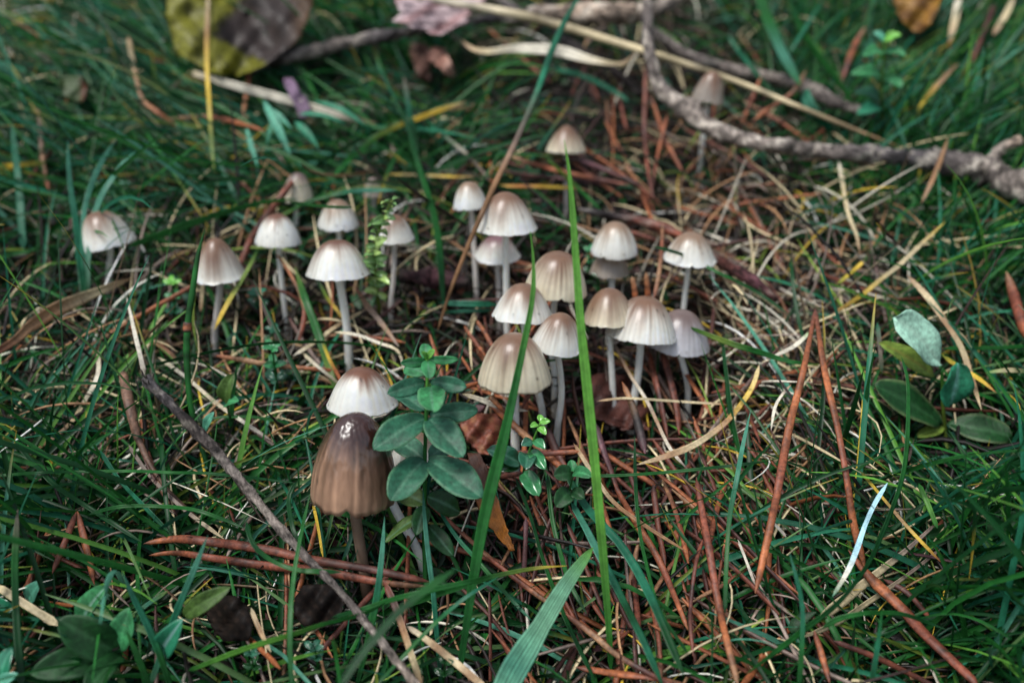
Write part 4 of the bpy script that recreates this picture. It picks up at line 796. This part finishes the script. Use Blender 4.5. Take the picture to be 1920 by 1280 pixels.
def sprig(label, base, top, wpx, rows, cols, D=None, seed=1, mat='gloss', cat='seedling', name='seedling', leafw=.6, lean=.35, group='little leafy seedlings'):
    r2 = np.random.default_rng(seed)
    B = G(*base); d0 = project(B)[2]; d1 = (D or d0 - .8)
    L_ = []
    for k in range(rows):
        f = (k + 1) / rows; x = base[0] + (top[0] - base[0]) * f; y = base[1] + (top[1] - base[1]) * f; dd = d0 + (d1 - d0) * f
        a0 = r2.random() * 6.28
        nl = 3 if k < rows - 1 else 4
        for q in range(nl):
            a = a0 + q * 6.28 / nl; ln = wpx * (1 - .35 * f) * r2.uniform(.8, 1.15)
            L_.append((x, y, dd, x + math.cos(a) * ln, y - lean * ln + math.sin(a) * ln * .5, dd - math.sin(a) * ln * .8 * dd / FPX, ln * leafw, cols[min(k * len(cols) // rows, len(cols) - 1)], dict(twist=r2.uniform(-20, 20), n=10, m=7)))
    return plant(name, label, cat, B, [(top[0], top[1], d1)], L_, swpx=5, scol='GG', mat=mat, group=group, arch=.1, cup=.2)
sprig('shiny dark green seedling just above the level rust needle at left', (522, 745), (511, 655), 36, 3, 'lLL', seed=2)
sprig('bright little green seedling left of the jointed stalk', (330, 610), (324, 532), 26, 3, 'lLc', seed=3)
sprig('dark bluish seedling between the conical mushroom and its neighbour', (480, 600), (482, 552), 30, 2, 'lb', seed=4)
sprig('dull green seedling at the foot of the thin bent stem', (515, 655), (512, 622), 28, 2, 'dl', seed=5)
sprig('bright green seedling left of the pale cap by the upright blade', (1110, 530), (1105, 470), 22, 3, 'dLL', seed=6)
sprig('dark seedling below the pale cap by the upright blade', (1130, 575), (1120, 520), 20, 2, 'dd', seed=7)
sprig('tiny dark leafed seedling near the small right-hand stems of the moss sprig', (650, 600), (640, 560), 20, 2, 'dl', seed=8)
sprig('blurred dark leafed seedling low at left among straw', (560, 720), (540, 700), 24, 2, 'ld', seed=9)
sprig('small leafy seedling at the bottom edge left of the grey stick', (600, 1270), (590, 1215), 30, 3, 'dll', seed=10)
sprig('small leafy seedling at the bottom edge below the fallen black leaves', (480, 1275), (470, 1225), 30, 2, 'dl', seed=11)
sprig('dark seedling at the bottom edge right of the smooth tan straw', (830, 1290), (835, 1240), 30, 2, 'dd', seed=12)
GUARD[0] = True
# glossy seedling
plant('seedling', 'glossy green seedling with round leaves in the litter right of the curved blade', 'seedling', G(985, 925), [(982, 880, 17.2), (998, 830, 17.0), (1014, 790, 16.8)],
      [(975, 868, 17.1, 913, 842, 16.8, 36, 'l', dict(tipr=.42, veinc=(.12, .3, .2))), (975, 872, 17.1, 925, 880, 16.9, 26, 'd'), (990, 850, 17.0, 985, 880, 16.5, 34, 'l', dict(tipr=.42)), (995, 845, 17.0, 1022, 880, 16.6, 26, 'L', dict(tipr=.45)),
       (982, 885, 17.1, 1010, 930, 16.7, 34, 'L', dict(tipr=.42)), (1002, 825, 16.9, 1022, 842, 16.6, 20, 'L'), (998, 826, 16.9, 978, 836, 16.7, 20, 'l'), (1010, 800, 16.8, 1024, 815, 16.6, 15, 'c'), (1012, 792, 16.8, 1032, 790, 16.7, 14, 'c'), (1012, 790, 16.8, 1014, 777, 16.9, 12, 'c'), (1008, 795, 16.8, 994, 800, 16.7, 12, 'c')],
      swpx=5, scol='GGc', mat='gloss', group='little leafy seedlings', arch=.1, cup=.18)
plant('seedling', 'duller green seedling hanging behind the upright blade below the glossy one', 'seedling', G(1062, 980), [(1066, 930, 16.8), (1076, 885, 16.6)],
      [(1076, 886, 16.6, 1110, 893, 16.2, 26, 'L', dict(tipr=.45)), (1072, 888, 16.6, 1038, 892, 16.4, 34, 'd', dict(tipr=.45)), (1075, 884, 16.6, 1070, 862, 16.7, 18, 'L'), (1070, 920, 16.7, 1042, 950, 16.4, 36, 'd', dict(tipr=.45)), (1072, 920, 16.7, 1096, 935, 16.5, 26, 'd')],
      swpx=5, scol='GG', mat='leaf', group='little leafy seedlings')
# moss sprig
r2 = np.random.default_rng(31); L_ = []
sp = spline([(712, 575, 0), (706, 530, 0), (702, 480, 0), (708, 440, 0), (722, 405, 0), (736, 375, 0)], 24)
for k in range(2, 24):
    x, y = sp[k, :2]; dd = 20.9 - .05 * k
    for sd in (-1, 1):
        a = r2.uniform(-.5, .9); ln = r2.uniform(16, 28) * (1.0 if k < 20 else .7)
        L_.append((x, y, dd, x + sd * ln * math.cos(a), y - ln * math.sin(a) * .8 + 4, dd - r2.uniform(-.25, .4), ln * .62, (.24, .36, .10) if r2.random() < .4 else (.12, .24, .07), dict(twist=r2.uniform(-50, 50), n=8, m=5, tipr=.5, cup=.3)))
plant('moss_sprig', 'pale translucent leafy moss sprig standing left of the small white mushroom', 'moss', G(712, 590), [(706, 530, 20.8), (702, 480, 20.5), (708, 440, 20.2), (722, 405, 20), (736, 375, 19.8)], L_, swpx=7, scol='yyy', mat='gloss')
# turquoise blades at upper left
plant('blade_tuft', 'tuft of short flat turquoise blades near the upper left pale blade', 'tuft', G(545, 300), None,
      [(494, 188, 25.5, 546, 294, 25.0, 17, 'B'), (498, 202, 25.5, 548, 243, 25.2, 12, 'B'), (552, 228, 25.3, 599, 280, 25.0, 15, 'b'), (462, 240, 24.8, 485, 318, 24.4, 10, 'B'), (560, 215, 25.6, 648, 232, 25.4, 11, 'b'), (590, 190, 26, 690, 240, 25.6, 12, 'b'), (520, 215, 25.4, 500, 275, 25, 10, 'b')],
      mat='leaf', tipr=.8)

# leaf lying on the bank, given by the two edges of its outline
def ruled(name, label, cat, rows, h, colf, mat='dead', relief=.08, seed=0, thick=.02, n=26, m=22, group=None, protr=.35, curl=0, noise=.1):
    r2 = np.random.default_rng(seed); rows = np.array(rows, float)     # (y, xl, xr) or (yl, xl, yr, xr)
    if rows.shape[1] == 3: rows = np.c_[rows[:, 0], rows[:, 1], rows[:, 0], rows[:, 2]]
    R_ = np.stack([np.interp(np.linspace(0, 1, n), np.linspace(0, 1, len(rows)), rows[:, k]) for k in range(4)], 1)
    R_ += r2.normal(0, 1, R_.shape) * [.8, 1.6, .8, 1.6]
    v = np.linspace(0, 1, m)
    py = R_[:, 0, None] * (1 - v) + R_[:, 2, None] * v; px = R_[:, 1, None] * (1 - v) + R_[:, 3, None] * v
    hh = np.interp(np.linspace(0, 1, n), np.linspace(0, 1, len(h)), h)[:, None] + relief * (np.sin(px * .06 + seed) * np.cos(py * .07 + seed * 2) + .5 * np.sin(px * .15 + py * .11) + noise * r2.normal(0, 1, px.shape))
    hh = hh + curl * (2 * v - 1)[None] ** 2
    P = G(px, py, hh); cc = colf(px, py) * (1 + .12 * r2.normal(0, 1, px.shape))[..., None]
    Vs, Fs = shell(P, thick)
    o = mk(name, Vs, Fs, np.clip(np.concatenate([cc.reshape(-1, 3)] * 2), .003, .9), M[mat], origin=P.reshape(-1, 3).mean(0))
    tag(o, label, cat, group); protect(P.reshape(-1, 3)[::2], protr); return o
def lerp(a, b, f): return np.asarray(a) * (1 - f[..., None]) + np.asarray(b) * f[..., None]
def c_yel(px, py):
    fold = np.interp(py, [-40, 0, 62, 85, 110, 140], [460, 452, 398, 425, 480, 520])
    f = sstep(-5, 5, px - fold + 5 * np.sin(py * .2))
    c = lerp((.17, .17, .015), (.035, .025, .022), f)
    vein = .8 * (np.abs(np.sin((py + .6 * np.abs(px - 380)) * .16)) < .16) + np.exp(-((px - 352 - py * .15) / 7) ** 2) + np.exp(-((px - 385 + py * .1) / 6) ** 2)
    c = c * (1 - .35 * np.clip(vein, 0, 1) * (1 - f))[..., None]
    sp_ = (np.sin(px * .21) * np.sin(py * .27) > .75) * (1 - f); c = c * (1 - .6 * sp_)[..., None]
    edge = sstep(535, 575, px); return lerp(c, (.12, .06, .02), edge * .6)
ruled('fallen_leaf', 'large fallen leaf at the top left, half yellow and half blackish brown', 'leaf', [(-40, 318, 600), (-10, 314, 590), (20, 312, 583), (50, 315, 572), (80, 322, 556), (100, 334, 530), (120, 365, 500), (134, 395, 470), (143, 425, 445)], (3.2, 2.2, 1.4), c_yel, mat='leaf', relief=.12, seed=2, curl=.3, protr=.01)
ruled('fallen_leaf', 'pinkish grey dead leaf with toothed lower edge at the top centre', 'leaf', [(-35, 735, 920), (-5, 738, 914), (8, 741, 905), (20, 748, 882), (26, 756, 889), (32, 742, 874), (42, 735, 880), (46, 752, 866), (52, 775, 850), (56, 797, 846), (66, 812, 828)], (3.0, 2.4),
      lambda x, y: lerp((.42, .32, .33), (.30, .17, .17), np.clip(.5 + .5 * np.sin(x * .07 + y * .12), 0, 1) ** 3), mat='dead', relief=.06, seed=3, n=40)
ruled('fallen_leaf', 'curled brown leaf scrap hanging below the pink leaf', 'leaf', [(88, 812, 832), (100, 800, 838), (115, 806, 845), (130, 826, 850), (143, 840, 852)], (1.8, 1.4), lambda x, y: lerp((.22, .10, .07), (.34, .2, .15), sstep(820, 850, x)), seed=4, relief=.12)
ruled('fallen_leaf', 'dark reddish crumpled leaf left of the curled scrap below the pink leaf', 'leaf', [(82, 770, 800), (100, 768, 812), (125, 778, 808), (150, 790, 806)], (1.2, .9), lambda x, y: lerp((.10, .05, .035), (.16, .08, .06), sstep(770, 810, x)), seed=5, relief=.15)
ruled('fallen_leaf', 'golden orange leaf at the top edge on the right', 'leaf', [(-25, 1672, 1768), (5, 1676, 1762), (25, 1682, 1756), (45, 1695, 1745), (60, 1712, 1726)], (2.4, 1.6), lambda x, y: lerp((.28, .14, .015), (.14, .06, .015), np.clip(.5 + .5 * np.sin(x * .11) * np.sin(y * .13 + 1), 0, 1)), mat='dead', seed=6, relief=.15)
ruled('fallen_leaf', 'dark green and brown leaf scrap in the grass at upper left', 'leaf', [(143, 118, 150), (158, 108, 166), (175, 118, 160), (192, 136, 154)], (1.8, 1.4), lambda x, y: lerp((.04, .07, .02), (.12, .04, .02), sstep(145, 160, x)), seed=7)
ruled('fallen_leaf', 'lance shaped dead leaf fading from dark brown to orange, standing behind the whorled plant', 'leaf', [(850, 878, 898), (880, 876, 916), (915, 882, 928), (950, 896, 938), (985, 915, 950), (1012, 938, 960), (1032, 958, 966)], (1.4, .8),
      lambda x, y: lerp((.09, .035, .02), (.38, .13, .015), sstep(900, 985, y) * sstep(-25, 15, (x - 918) + (990 - y) * .15 + 10)), seed=8, relief=.05)
ruled('fallen_leaf', 'dull red brown flat leaf on the floor behind the stems of the cluster', 'leaf', [(700, 1120, 1150), (712, 1092, 1196), (740, 1100, 1190), (765, 1086, 1228), (785, 1120, 1205), (806, 1165, 1216)], (.35, .2), lambda x, y: lerp((.06, .022, .017), (.11, .04, .03), np.clip(.5 + .5 * np.sin(x * .12), 0, 1)), seed=9, relief=.16, protr=.03)
ruled('fallen_leaf', 'reddish crumbled leaf on the floor below the large cream cap', 'leaf', [(775, 868, 930), (800, 862, 950), (830, 880, 950), (852, 900, 940)], (.5, .4), lambda x, y: lerp((.17, .05, .03), (.30, .14, .07), np.clip(np.sin(x * .2) * np.sin(y * .17), 0, 1)), seed=10, relief=.16, protr=.03)
ruled('fallen_leaf', 'purple torn leaf scrap near the turquoise tuft', 'leaf', [(146, 533, 548), (165, 536, 560), (185, 545, 575), (205, 556, 582), (222, 560, 576)], (1.8, 1.6), lambda x, y: lerp((.20, .13, .20), (.12, .08, .12), sstep(150, 200, y)), seed=11, relief=.1)
for k, (lab, rw, hh) in enumerate([
    ('black rotting wet leaf lowest left of its heap under the needle pair', [(1115, 395, 440), (1140, 385, 470), (1170, 392, 478), (1200, 420, 465)], (.8, .6)),
    ('black rotting leaf right in its heap beside the grey stick', [(1095, 570, 620), (1120, 552, 645), (1150, 550, 642), (1175, 570, 620)], (.9, .7))]):
    ruled('rotting_leaf', lab, 'rotting leaf', rw, hh, lambda x, y: lerp((.008, .006, .005), (.02, .013, .01), np.clip(np.sin(x * .3) * np.sin(y * .25), 0, 1)), mat='wet', seed=20 + k, relief=.09, thick=.04, noise=.02, protr=.05)

# ------------------------------------------------------------------ loose material
def region(px, py):
    sg = lambda a, b, x: sstep(a, b, x)
    ga = lambda x0, y0, sx, sy: np.exp(-((px - x0) / sx) ** 2 - ((py - y0) / sy) ** 2)
    lit = ga(1080, 820, 270, 260); tan_ = ga(1420, 600, 250, 250)
    g = .50 + .7 * (1 - sg(720, 950, px)) * (1 - sg(380, 520, py)) + .7 * sg(1350, 1600, px) * (1 - sg(420, 560, py)) + .5 * sg(1560, 1750, px)
    g = g - .95 * lit - .8 * tan_ - .5 * ga(380, 700, 240, 130) - 1.1 * ga(60, 80, 240, 130) - .5 * ga(1010, 200, 110, 70) - .3 * ga(650, 520, 300, 130) - .15 * ga(1240, 300, 160, 170) + .1 * sg(900, 1150, py)
    s = .13 + 1.0 * tan_ + .40 * ga(380, 760, 330, 190) + .8 * ga(60, 80, 200, 120) + .25 * ga(650, 580, 260, 120)
    n = .05 + 1.0 * lit + .4 * ga(1270, 300, 160, 160) + .3 * ga(1350, 1000, 200, 250)
    s = s * (1 - .7 * lit)
    g = g + .35 * ga(250, 980, 300, 260)
    return np.clip(g, .03, 2), np.clip(s, .04, 2), np.clip(n, .02, 2)
def thinfill(px, py): return rng.random(len(px)) < 1 - .65 * sstep(560, 860, py)
def rnd_px(N, b=(-260, 2180, -200, 1420)): return rng.uniform(b[0], b[1], N), rng.uniform(b[2], b[3], N)
def grow(base, az, el, ln, bend, turn, K=8, floor=-1.2):
    N = len(base); C = np.zeros((N, K, 3)); C[:, 0] = base; sg = (ln / (K - 1))
    for k in range(1, K):
        d = np.stack([np.cos(el) * np.cos(az), np.cos(el) * np.sin(az), np.sin(el)], -1)
        C[:, k] = C[:, k - 1] + d * sg[:, None]
        C[:, k, 2] = np.maximum(C[:, k, 2], gz(C[:, k, 0], C[:, k, 1]) + floor)
        el = el - bend / (K - 1); az = az + turn / (K - 1)
    return C
def dens(C):
    return (C[:, :-1, None] * (1 - np.array([0, .5])[None, None, :, None]) + C[:, 1:, None] * np.array([0, .5])[None, None, :, None]).reshape(len(C), -1, 3)
def keep_clear(C, limit=0, near=None):
    b = blocked(dens(C)).sum(1); ok = b <= limit
    d = project(C)[2]; ok &= (d.min(1) > (near or 11.5)); return ok
def strands(name, C, wd, col, mat, label, folded=True, tube3=False, colt=None, tipp=.3, parentkind='stuff'):
    N, K = C.shape[:2]; t = np.linspace(0, 1, K)
    T = nz(np.gradient(C, axis=1)); a = rng.uniform(0, 6.28, N)
    ref = np.stack([np.cos(a) * .8, -np.ones(N) * .5 + np.sin(a) * .5, rng.uniform(.0, 1, N)], -1)[:, None]
    side = nz(np.cross(T, ref)); nr = nz(np.cross(side, T))
    env = np.clip((1 - t) / tipp, .04, 1) ** .7 * np.clip((t + .03) / .08, .4, 1)
    wv = (wd[:, None] * env[None])[..., None] / 2
    if tube3:
        Q = np.stack([C - side * wv, C + side * wv, C + nr * wv * 1.3], 2); m = 3
        j, j2 = np.arange(3), np.array([1, 2, 0])
    else:
        Q = np.stack([C - side * wv + nr * wv * .45, C, C + side * wv + nr * wv * .45], 2); m = 3
        j, j2 = np.arange(2), np.array([1, 2])
    base = (np.arange(N)[:, None, None] * K + np.arange(K - 1)[None, :, None]) * m
    F = np.stack([base + j, base + j2, base + m + j2, base + m + j], -1).reshape(-1, 4)
    cc = np.broadcast_to(col[:, None, None], (N, K, m, 3)) if colt is None else np.broadcast_to(colt[:, :, None], (N, K, m, 3))
    o = mk(name, Q.reshape(-1, 3), F, np.clip(cc.reshape(-1, 3), 0, .9), mat, origin=(0, 25, -5))
    tag(o, label, None, None, 'stuff'); return o
def pick(pal, wts, N, dim=.6):
    pal = np.array([COL[c] if isinstance(c, str) else c for c in pal]); i = rng.choice(len(pal), N, p=np.array(wts) / sum(wts)); return pal[i] * rng.uniform(.6, 1.35, (N, 1)) * dim

# individual loose pine needles: five shapes, copied
def needle_mesh(seed):
    r2 = np.random.default_rng(seed); n = 9; t = np.linspace(-.5, .5, n); L = 2.4
    C = np.stack([t * L, .12 * r2.uniform(-1, 1) * np.cos(t * 3) + 0 * t, .10 * r2.uniform(0, 1) * np.cos(t * 3.1)], -1)
    env = np.clip((.5 - np.abs(t)) / .08, .15, 1) ** .6
    m = 6; th = np.arange(m) / m * 6.283
    Q = C[:, None] + (np.stack([0 * th, np.cos(th), np.sin(th) * .6], -1)[None]) * (.056 * env)[:, None, None]
    i, j = np.meshgrid(np.arange(n - 1), np.arange(m), indexing='ij'); j2 = (j + 1) % m
    F = np.stack([i * m + j, i * m + j2, (i + 1) * m + j2, (i + 1) * m + j], -1).reshape(-1, 4)
    key = ['ro', 'Rr', 'ort', 'RR', 'tro', 'rR', 'oor', 'eR'][seed % 8]
    return Q.reshape(-1, 3), F, np.repeat(ramp(key, t + .5), m, 0)
from mathutils import Vector, Matrix, Quaternion
protos = []
for k in range(8):
    q = needle_mesh(k); o = mk('fallen_needle', q[0], q[1], q[2], M['needle'], origin=(0, 0, 0)); protos.append(o)
placed = 0; tries = 0
while placed < 290 and tries < 30000:
    tries += 1
    px, py = rng.uniform(-40, 1960), rng.uniform(-30, 1320)
    wn = region(np.array(px), np.array(py))[2]
    if rng.random() > wn: continue
    sc_ = rng.uniform(.6, 1.5); az = rng.uniform(0, 3.14) if rng.random() < .5 else rng.normal(1.9, .5)
    el = rng.normal(.1, .3); c0 = G(px, py, rng.uniform(.3, 1.0))
    dv = np.array([math.cos(el) * math.cos(az), math.cos(el) * math.sin(az), math.sin(el) + .449 * math.sin(az) * math.cos(el)]); dv /= np.linalg.norm(dv)
    e = c0 + dv[None] * np.linspace(-1.2, 1.2, 9)[:, None] * sc_
    if blocked(e).sum() > 0: continue
    if (e[:, 2] < gz(e[:, 0], e[:, 1]) + .05).any(): continue
    o = protos[placed] if placed < 8 else None
    if o is None:
        o = protos[placed % 8].copy(); sc.collection.objects.link(o)
    o.rotation_mode = 'QUATERNION'
    o.rotation_quaternion = Vector(dv).to_track_quat('X', 'Z') @ Quaternion((1, 0, 0), rng.uniform(0, 6))
    o.location = ((c0 + [0, 0, CAMZ]) * S); o.scale = (sc_, min(sc_, 1.05), min(sc_, 1.05))
    sh = ['rust needle fading to bright orange at one end', 'needle half dark red brown and half rust', 'orange needle with a tan end', 'evenly dark red brown needle', 'needle with a tan base and orange tip', 'rust needle darkening to red brown', 'clear orange needle with a rust end', 'greyish needle turning dark red brown'][placed % 8]
    tag(o, 'loose small ' + sh + ' in the litter', 'pine needle', 'loose small needles: ' + sh)
    placed += 1

# litter: short dry bits, two depths
N = 24000; px, py = rnd_px(N); g, s_, n_ = region(px, py)
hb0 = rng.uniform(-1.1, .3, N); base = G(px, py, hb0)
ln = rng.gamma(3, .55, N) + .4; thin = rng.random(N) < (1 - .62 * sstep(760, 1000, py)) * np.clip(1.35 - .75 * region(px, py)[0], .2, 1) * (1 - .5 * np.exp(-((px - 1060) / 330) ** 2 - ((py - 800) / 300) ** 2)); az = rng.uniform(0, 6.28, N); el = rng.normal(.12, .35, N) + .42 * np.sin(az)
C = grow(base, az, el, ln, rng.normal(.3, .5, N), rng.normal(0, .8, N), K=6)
pS = s_ / (s_ + n_ + .25); pN = n_ / (s_ + n_ + .25); u_ = rng.random(N); u_ = np.where((hb0 < -.15) & (rng.random(N) < .8), .999, u_)  # low bits mostly dark: decayed litter, and gap shade put into its colour
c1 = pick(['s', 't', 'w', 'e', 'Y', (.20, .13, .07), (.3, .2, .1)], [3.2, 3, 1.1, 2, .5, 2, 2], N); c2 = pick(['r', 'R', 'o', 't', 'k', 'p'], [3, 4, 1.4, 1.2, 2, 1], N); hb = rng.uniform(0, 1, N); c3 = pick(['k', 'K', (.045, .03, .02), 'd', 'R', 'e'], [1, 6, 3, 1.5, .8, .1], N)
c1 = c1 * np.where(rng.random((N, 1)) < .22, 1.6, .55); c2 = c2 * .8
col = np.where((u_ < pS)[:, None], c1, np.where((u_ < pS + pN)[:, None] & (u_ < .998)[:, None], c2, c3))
wd = np.where(u_ < pS, rng.uniform(.03, .075, N), rng.uniform(.05, .12, N))
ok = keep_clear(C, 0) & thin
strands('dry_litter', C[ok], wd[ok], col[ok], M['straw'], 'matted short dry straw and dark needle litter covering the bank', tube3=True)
# longer dry straws in the tangle
N = 9000; px, py = rnd_px(N); g, s_, n_ = region(px, py); sel = rng.random(N) < s_ / 1.1; px, py = px[sel], py[sel]; N = len(px)
base = G(px, py, rng.uniform(.05, .5, N)); az = rng.uniform(0, 6.28, N)
C = grow(base, az, rng.uniform(.0, .9, N) + .3 * np.sin(az), rng.uniform(1.2, 3.6, N), rng.uniform(.2, 1.6, N), rng.normal(0, .9, N), K=9)
ok = keep_clear(C, 0)
strands('dry_grass', C[ok], rng.uniform(.03, .075, N)[ok], pick(['s', 't', 'w', 'e', 'Y', 'y'], [4, 3, 2.6, 1.6, .6, .4], N, 1.4)[ok], M['straw'], 'tangled long dry straw-coloured grass', tube3=True)
# green grass in layers
def grassy(N, lo, hi, wlo, whi, power, name, label, pal, wts, elm=.9, sel_pow=1.0, limit=0, bendm=1.0, dim=.95, box=(-260, 2180, -200, 1420)):
    px, py = rnd_px(N, box); g, s_, n_ = region(px, py); sel = (rng.random(N) < np.clip(g / 1.1, 0, 1) ** power) & (thinfill(px, py) | (hi > 3)); px, py = px[sel], py[sel]; N = len(px)
    base = G(px, py, rng.uniform(-1.1, .0, N))
    # lean: upper-left blades sweep towards upper left, right-hand ones fan to the right
    left = (1 - sstep(600, 950, px)) * (1 - sstep(420, 600, py)); right = sstep(1300, 1600, px) * (1 - sstep(500, 800, py))
    az0 = np.where(rng.random(N) < left * .85, rng.normal(2.75, .45, N), np.where(rng.random(N) < right * .7, rng.normal(.55, .55, N), rng.uniform(0, 6.28, N)))
    el = rng.normal(elm, .3, N) - .35 * left
    ln = rng.uniform(lo, hi, N) * (1 + .45 * left + .1 * right)
    C = grow(base, az0, el, ln, rng.gamma(2, .3, N) * bendm, rng.normal(0, .25, N), K=9)
    ok = keep_clear(C, limit)
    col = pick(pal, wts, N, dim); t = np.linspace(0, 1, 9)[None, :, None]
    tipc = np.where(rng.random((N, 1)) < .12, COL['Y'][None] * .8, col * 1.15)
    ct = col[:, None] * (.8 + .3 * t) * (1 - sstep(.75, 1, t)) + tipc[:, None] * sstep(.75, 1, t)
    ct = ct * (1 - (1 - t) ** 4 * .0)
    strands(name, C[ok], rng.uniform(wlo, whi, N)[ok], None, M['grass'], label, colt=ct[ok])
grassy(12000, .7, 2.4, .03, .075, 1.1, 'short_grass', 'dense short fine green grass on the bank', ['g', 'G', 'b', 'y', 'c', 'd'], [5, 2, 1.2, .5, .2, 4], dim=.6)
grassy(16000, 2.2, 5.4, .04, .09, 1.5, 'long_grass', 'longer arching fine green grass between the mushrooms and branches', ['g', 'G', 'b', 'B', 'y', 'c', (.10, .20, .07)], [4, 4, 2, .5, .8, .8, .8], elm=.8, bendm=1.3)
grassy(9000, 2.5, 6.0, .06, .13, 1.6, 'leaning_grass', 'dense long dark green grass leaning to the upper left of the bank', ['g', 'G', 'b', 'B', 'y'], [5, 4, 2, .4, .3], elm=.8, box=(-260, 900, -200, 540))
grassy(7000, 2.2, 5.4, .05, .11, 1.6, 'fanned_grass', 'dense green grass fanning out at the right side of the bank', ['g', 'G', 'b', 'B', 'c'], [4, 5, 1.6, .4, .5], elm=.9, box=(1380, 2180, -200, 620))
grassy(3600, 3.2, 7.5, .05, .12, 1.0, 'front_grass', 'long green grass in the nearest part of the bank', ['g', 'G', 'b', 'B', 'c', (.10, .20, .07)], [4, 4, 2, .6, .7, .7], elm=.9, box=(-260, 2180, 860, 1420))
# moss and ground cover: tiny leaflets
N = 26000; px, py = rnd_px(N); g, s_, n_ = region(px, py); sel = (rng.random(N) < np.clip(.25 + g * .8, 0, 1)) & thinfill(px, py); px, py = px[sel], py[sel]; N = len(px)
base = G(px, py, rng.uniform(-.05, .3, N)); az = rng.uniform(0, 6.28, N)
C = grow(base, az, rng.uniform(0, 1.4, N), rng.uniform(.12, .35, N), np.ones(N) * .6, np.zeros(N), K=4)
ok = keep_clear(C, 0)
strands('moss', C[ok], rng.uniform(.05, .11, N)[ok], pick(['d', 'g', 'y', 'D', (.05, .06, .02), 'G'], [4, 3, .5, 2, 3, 1], N)[ok] * .9, M['leaf'], 'low dark green moss and tiny leaflets between the litter')
N = 9000; px, py = rnd_px(N); g, s_, n_ = region(px, py); sel = thinfill(px, py) & (rng.random(N) < np.clip(.15 + g * .6 + .5 * np.exp(-((px - 450) / 300) ** 2 - ((py - 620) / 200) ** 2), 0, 1)); px, py = px[sel], py[sel]; N = len(px)
base = G(px, py, rng.uniform(-.2, .45, N))
C = grow(base, rng.uniform(0, 6.28, N), rng.uniform(0, 1.2, N), rng.uniform(.25, .6, N), np.ones(N) * .8, np.zeros(N), K=5)
ok = keep_clear(C, 0)
strands('ground_cover', C[ok], rng.uniform(.12, .26, N)[ok], pick(['d', 'g', 'l', 'D', 'G'], [4, 4, 2, 1, 1], N, .9)[ok], M['leaf'], 'small dark green leaves of low ground cover among the litter', tipp=.6)
# crumbs
N = 7000; px, py = rnd_px(N); q_ = thinfill(px, py); px, py = px[q_], py[q_]; N = len(px); base = G(px, py, rng.uniform(-.02, .25, N)); az = rng.uniform(0, 6.28, N)
C = grow(base, az, rng.normal(.1, .4, N), rng.uniform(.1, .4, N), np.zeros(N), np.zeros(N), K=3)
ok = keep_clear(C, 0)
strands('litter_crumbs', C[ok], rng.uniform(.07, .24, N)[ok], pick(['k', 'R', 'p', 'e', 'K', 'w', 'r'], [4, 3, 1.5, .8, 3, .15, 1.4], N)[ok], M['dead'], 'crumbled bark and leaf bits on the ground', tipp=.5)
# outer ring of grass, past the picture's edge, so the bank goes on
N = 9000; x_ = rng.normal(0, 45, N); y_ = rng.uniform(-10, 120, N)
qx, qy, qd = project(np.stack([x_, y_, gz(x_, y_)], -1)); outs = ((qx < -250) | (qx > 2170) | (qy < -190)) & (np.hypot(x_, y_) > 14)
x_, y_ = x_[outs], y_[outs]; N = len(x_)
C = grow(np.stack([x_, y_, gz(x_, y_)], -1), rng.uniform(0, 6.28, N), rng.normal(.9, .3, N), rng.uniform(1.5, 5, N), rng.gamma(2, .35, N), rng.normal(0, .5, N), K=7)
ok = keep_clear(C, 0)
strands('outer_grass', C[ok], rng.uniform(.06, .16, N)[ok], pick(['g', 'G', 'b', 's', 't'], [4, 4, 2, 1, 1], N)[ok], M['grass'], 'grass continuing beyond the mushrooms on the bank')

# water drops held by the grass and cap rims
def drops(pts, rads):
    th = np.linspace(0, math.pi, 6); ph = np.arange(8) / 8 * 6.2832
    U = np.stack([np.sin(th)[:, None] * np.cos(ph), np.sin(th)[:, None] * np.sin(ph), np.cos(th)[:, None] * np.ones(8)], -1).reshape(-1, 3)
    i, j = np.meshgrid(np.arange(5), np.arange(8), indexing='ij'); j2 = (j + 1) % 8
    f = np.stack([i * 8 + j, (i + 1) * 8 + j, (i + 1) * 8 + j2, i * 8 + j2], -1).reshape(-1, 4)
    P = (pts[:, None] + U[None] * rads[:, None, None]).reshape(-1, 3); F = (f[None] + np.arange(len(pts))[:, None, None] * 48).reshape(-1, 4)
    return P, F
gs_ = [o for o in sc.objects if o.name == 'long_grass'][0]
co = np.empty(len(gs_.data.vertices) * 3, np.float32); gs_.data.vertices.foreach_get('co', co)
co = co.reshape(-1, 27, 3) / S + np.array([0, 25, -5]); sel = rng.choice(len(co), 420, replace=False)
pts = co[sel, 13 + 3 * rng.integers(0, 4, 420)]
P_, F_ = drops(pts, rng.uniform(.018, .045, 420))
o = mk('water_drops', P_, F_, (1, 1, 1), M['drop'], origin=(0, 25, -5)); tag(o, 'tiny water drops hanging on the fine grass', None, None, 'stuff')
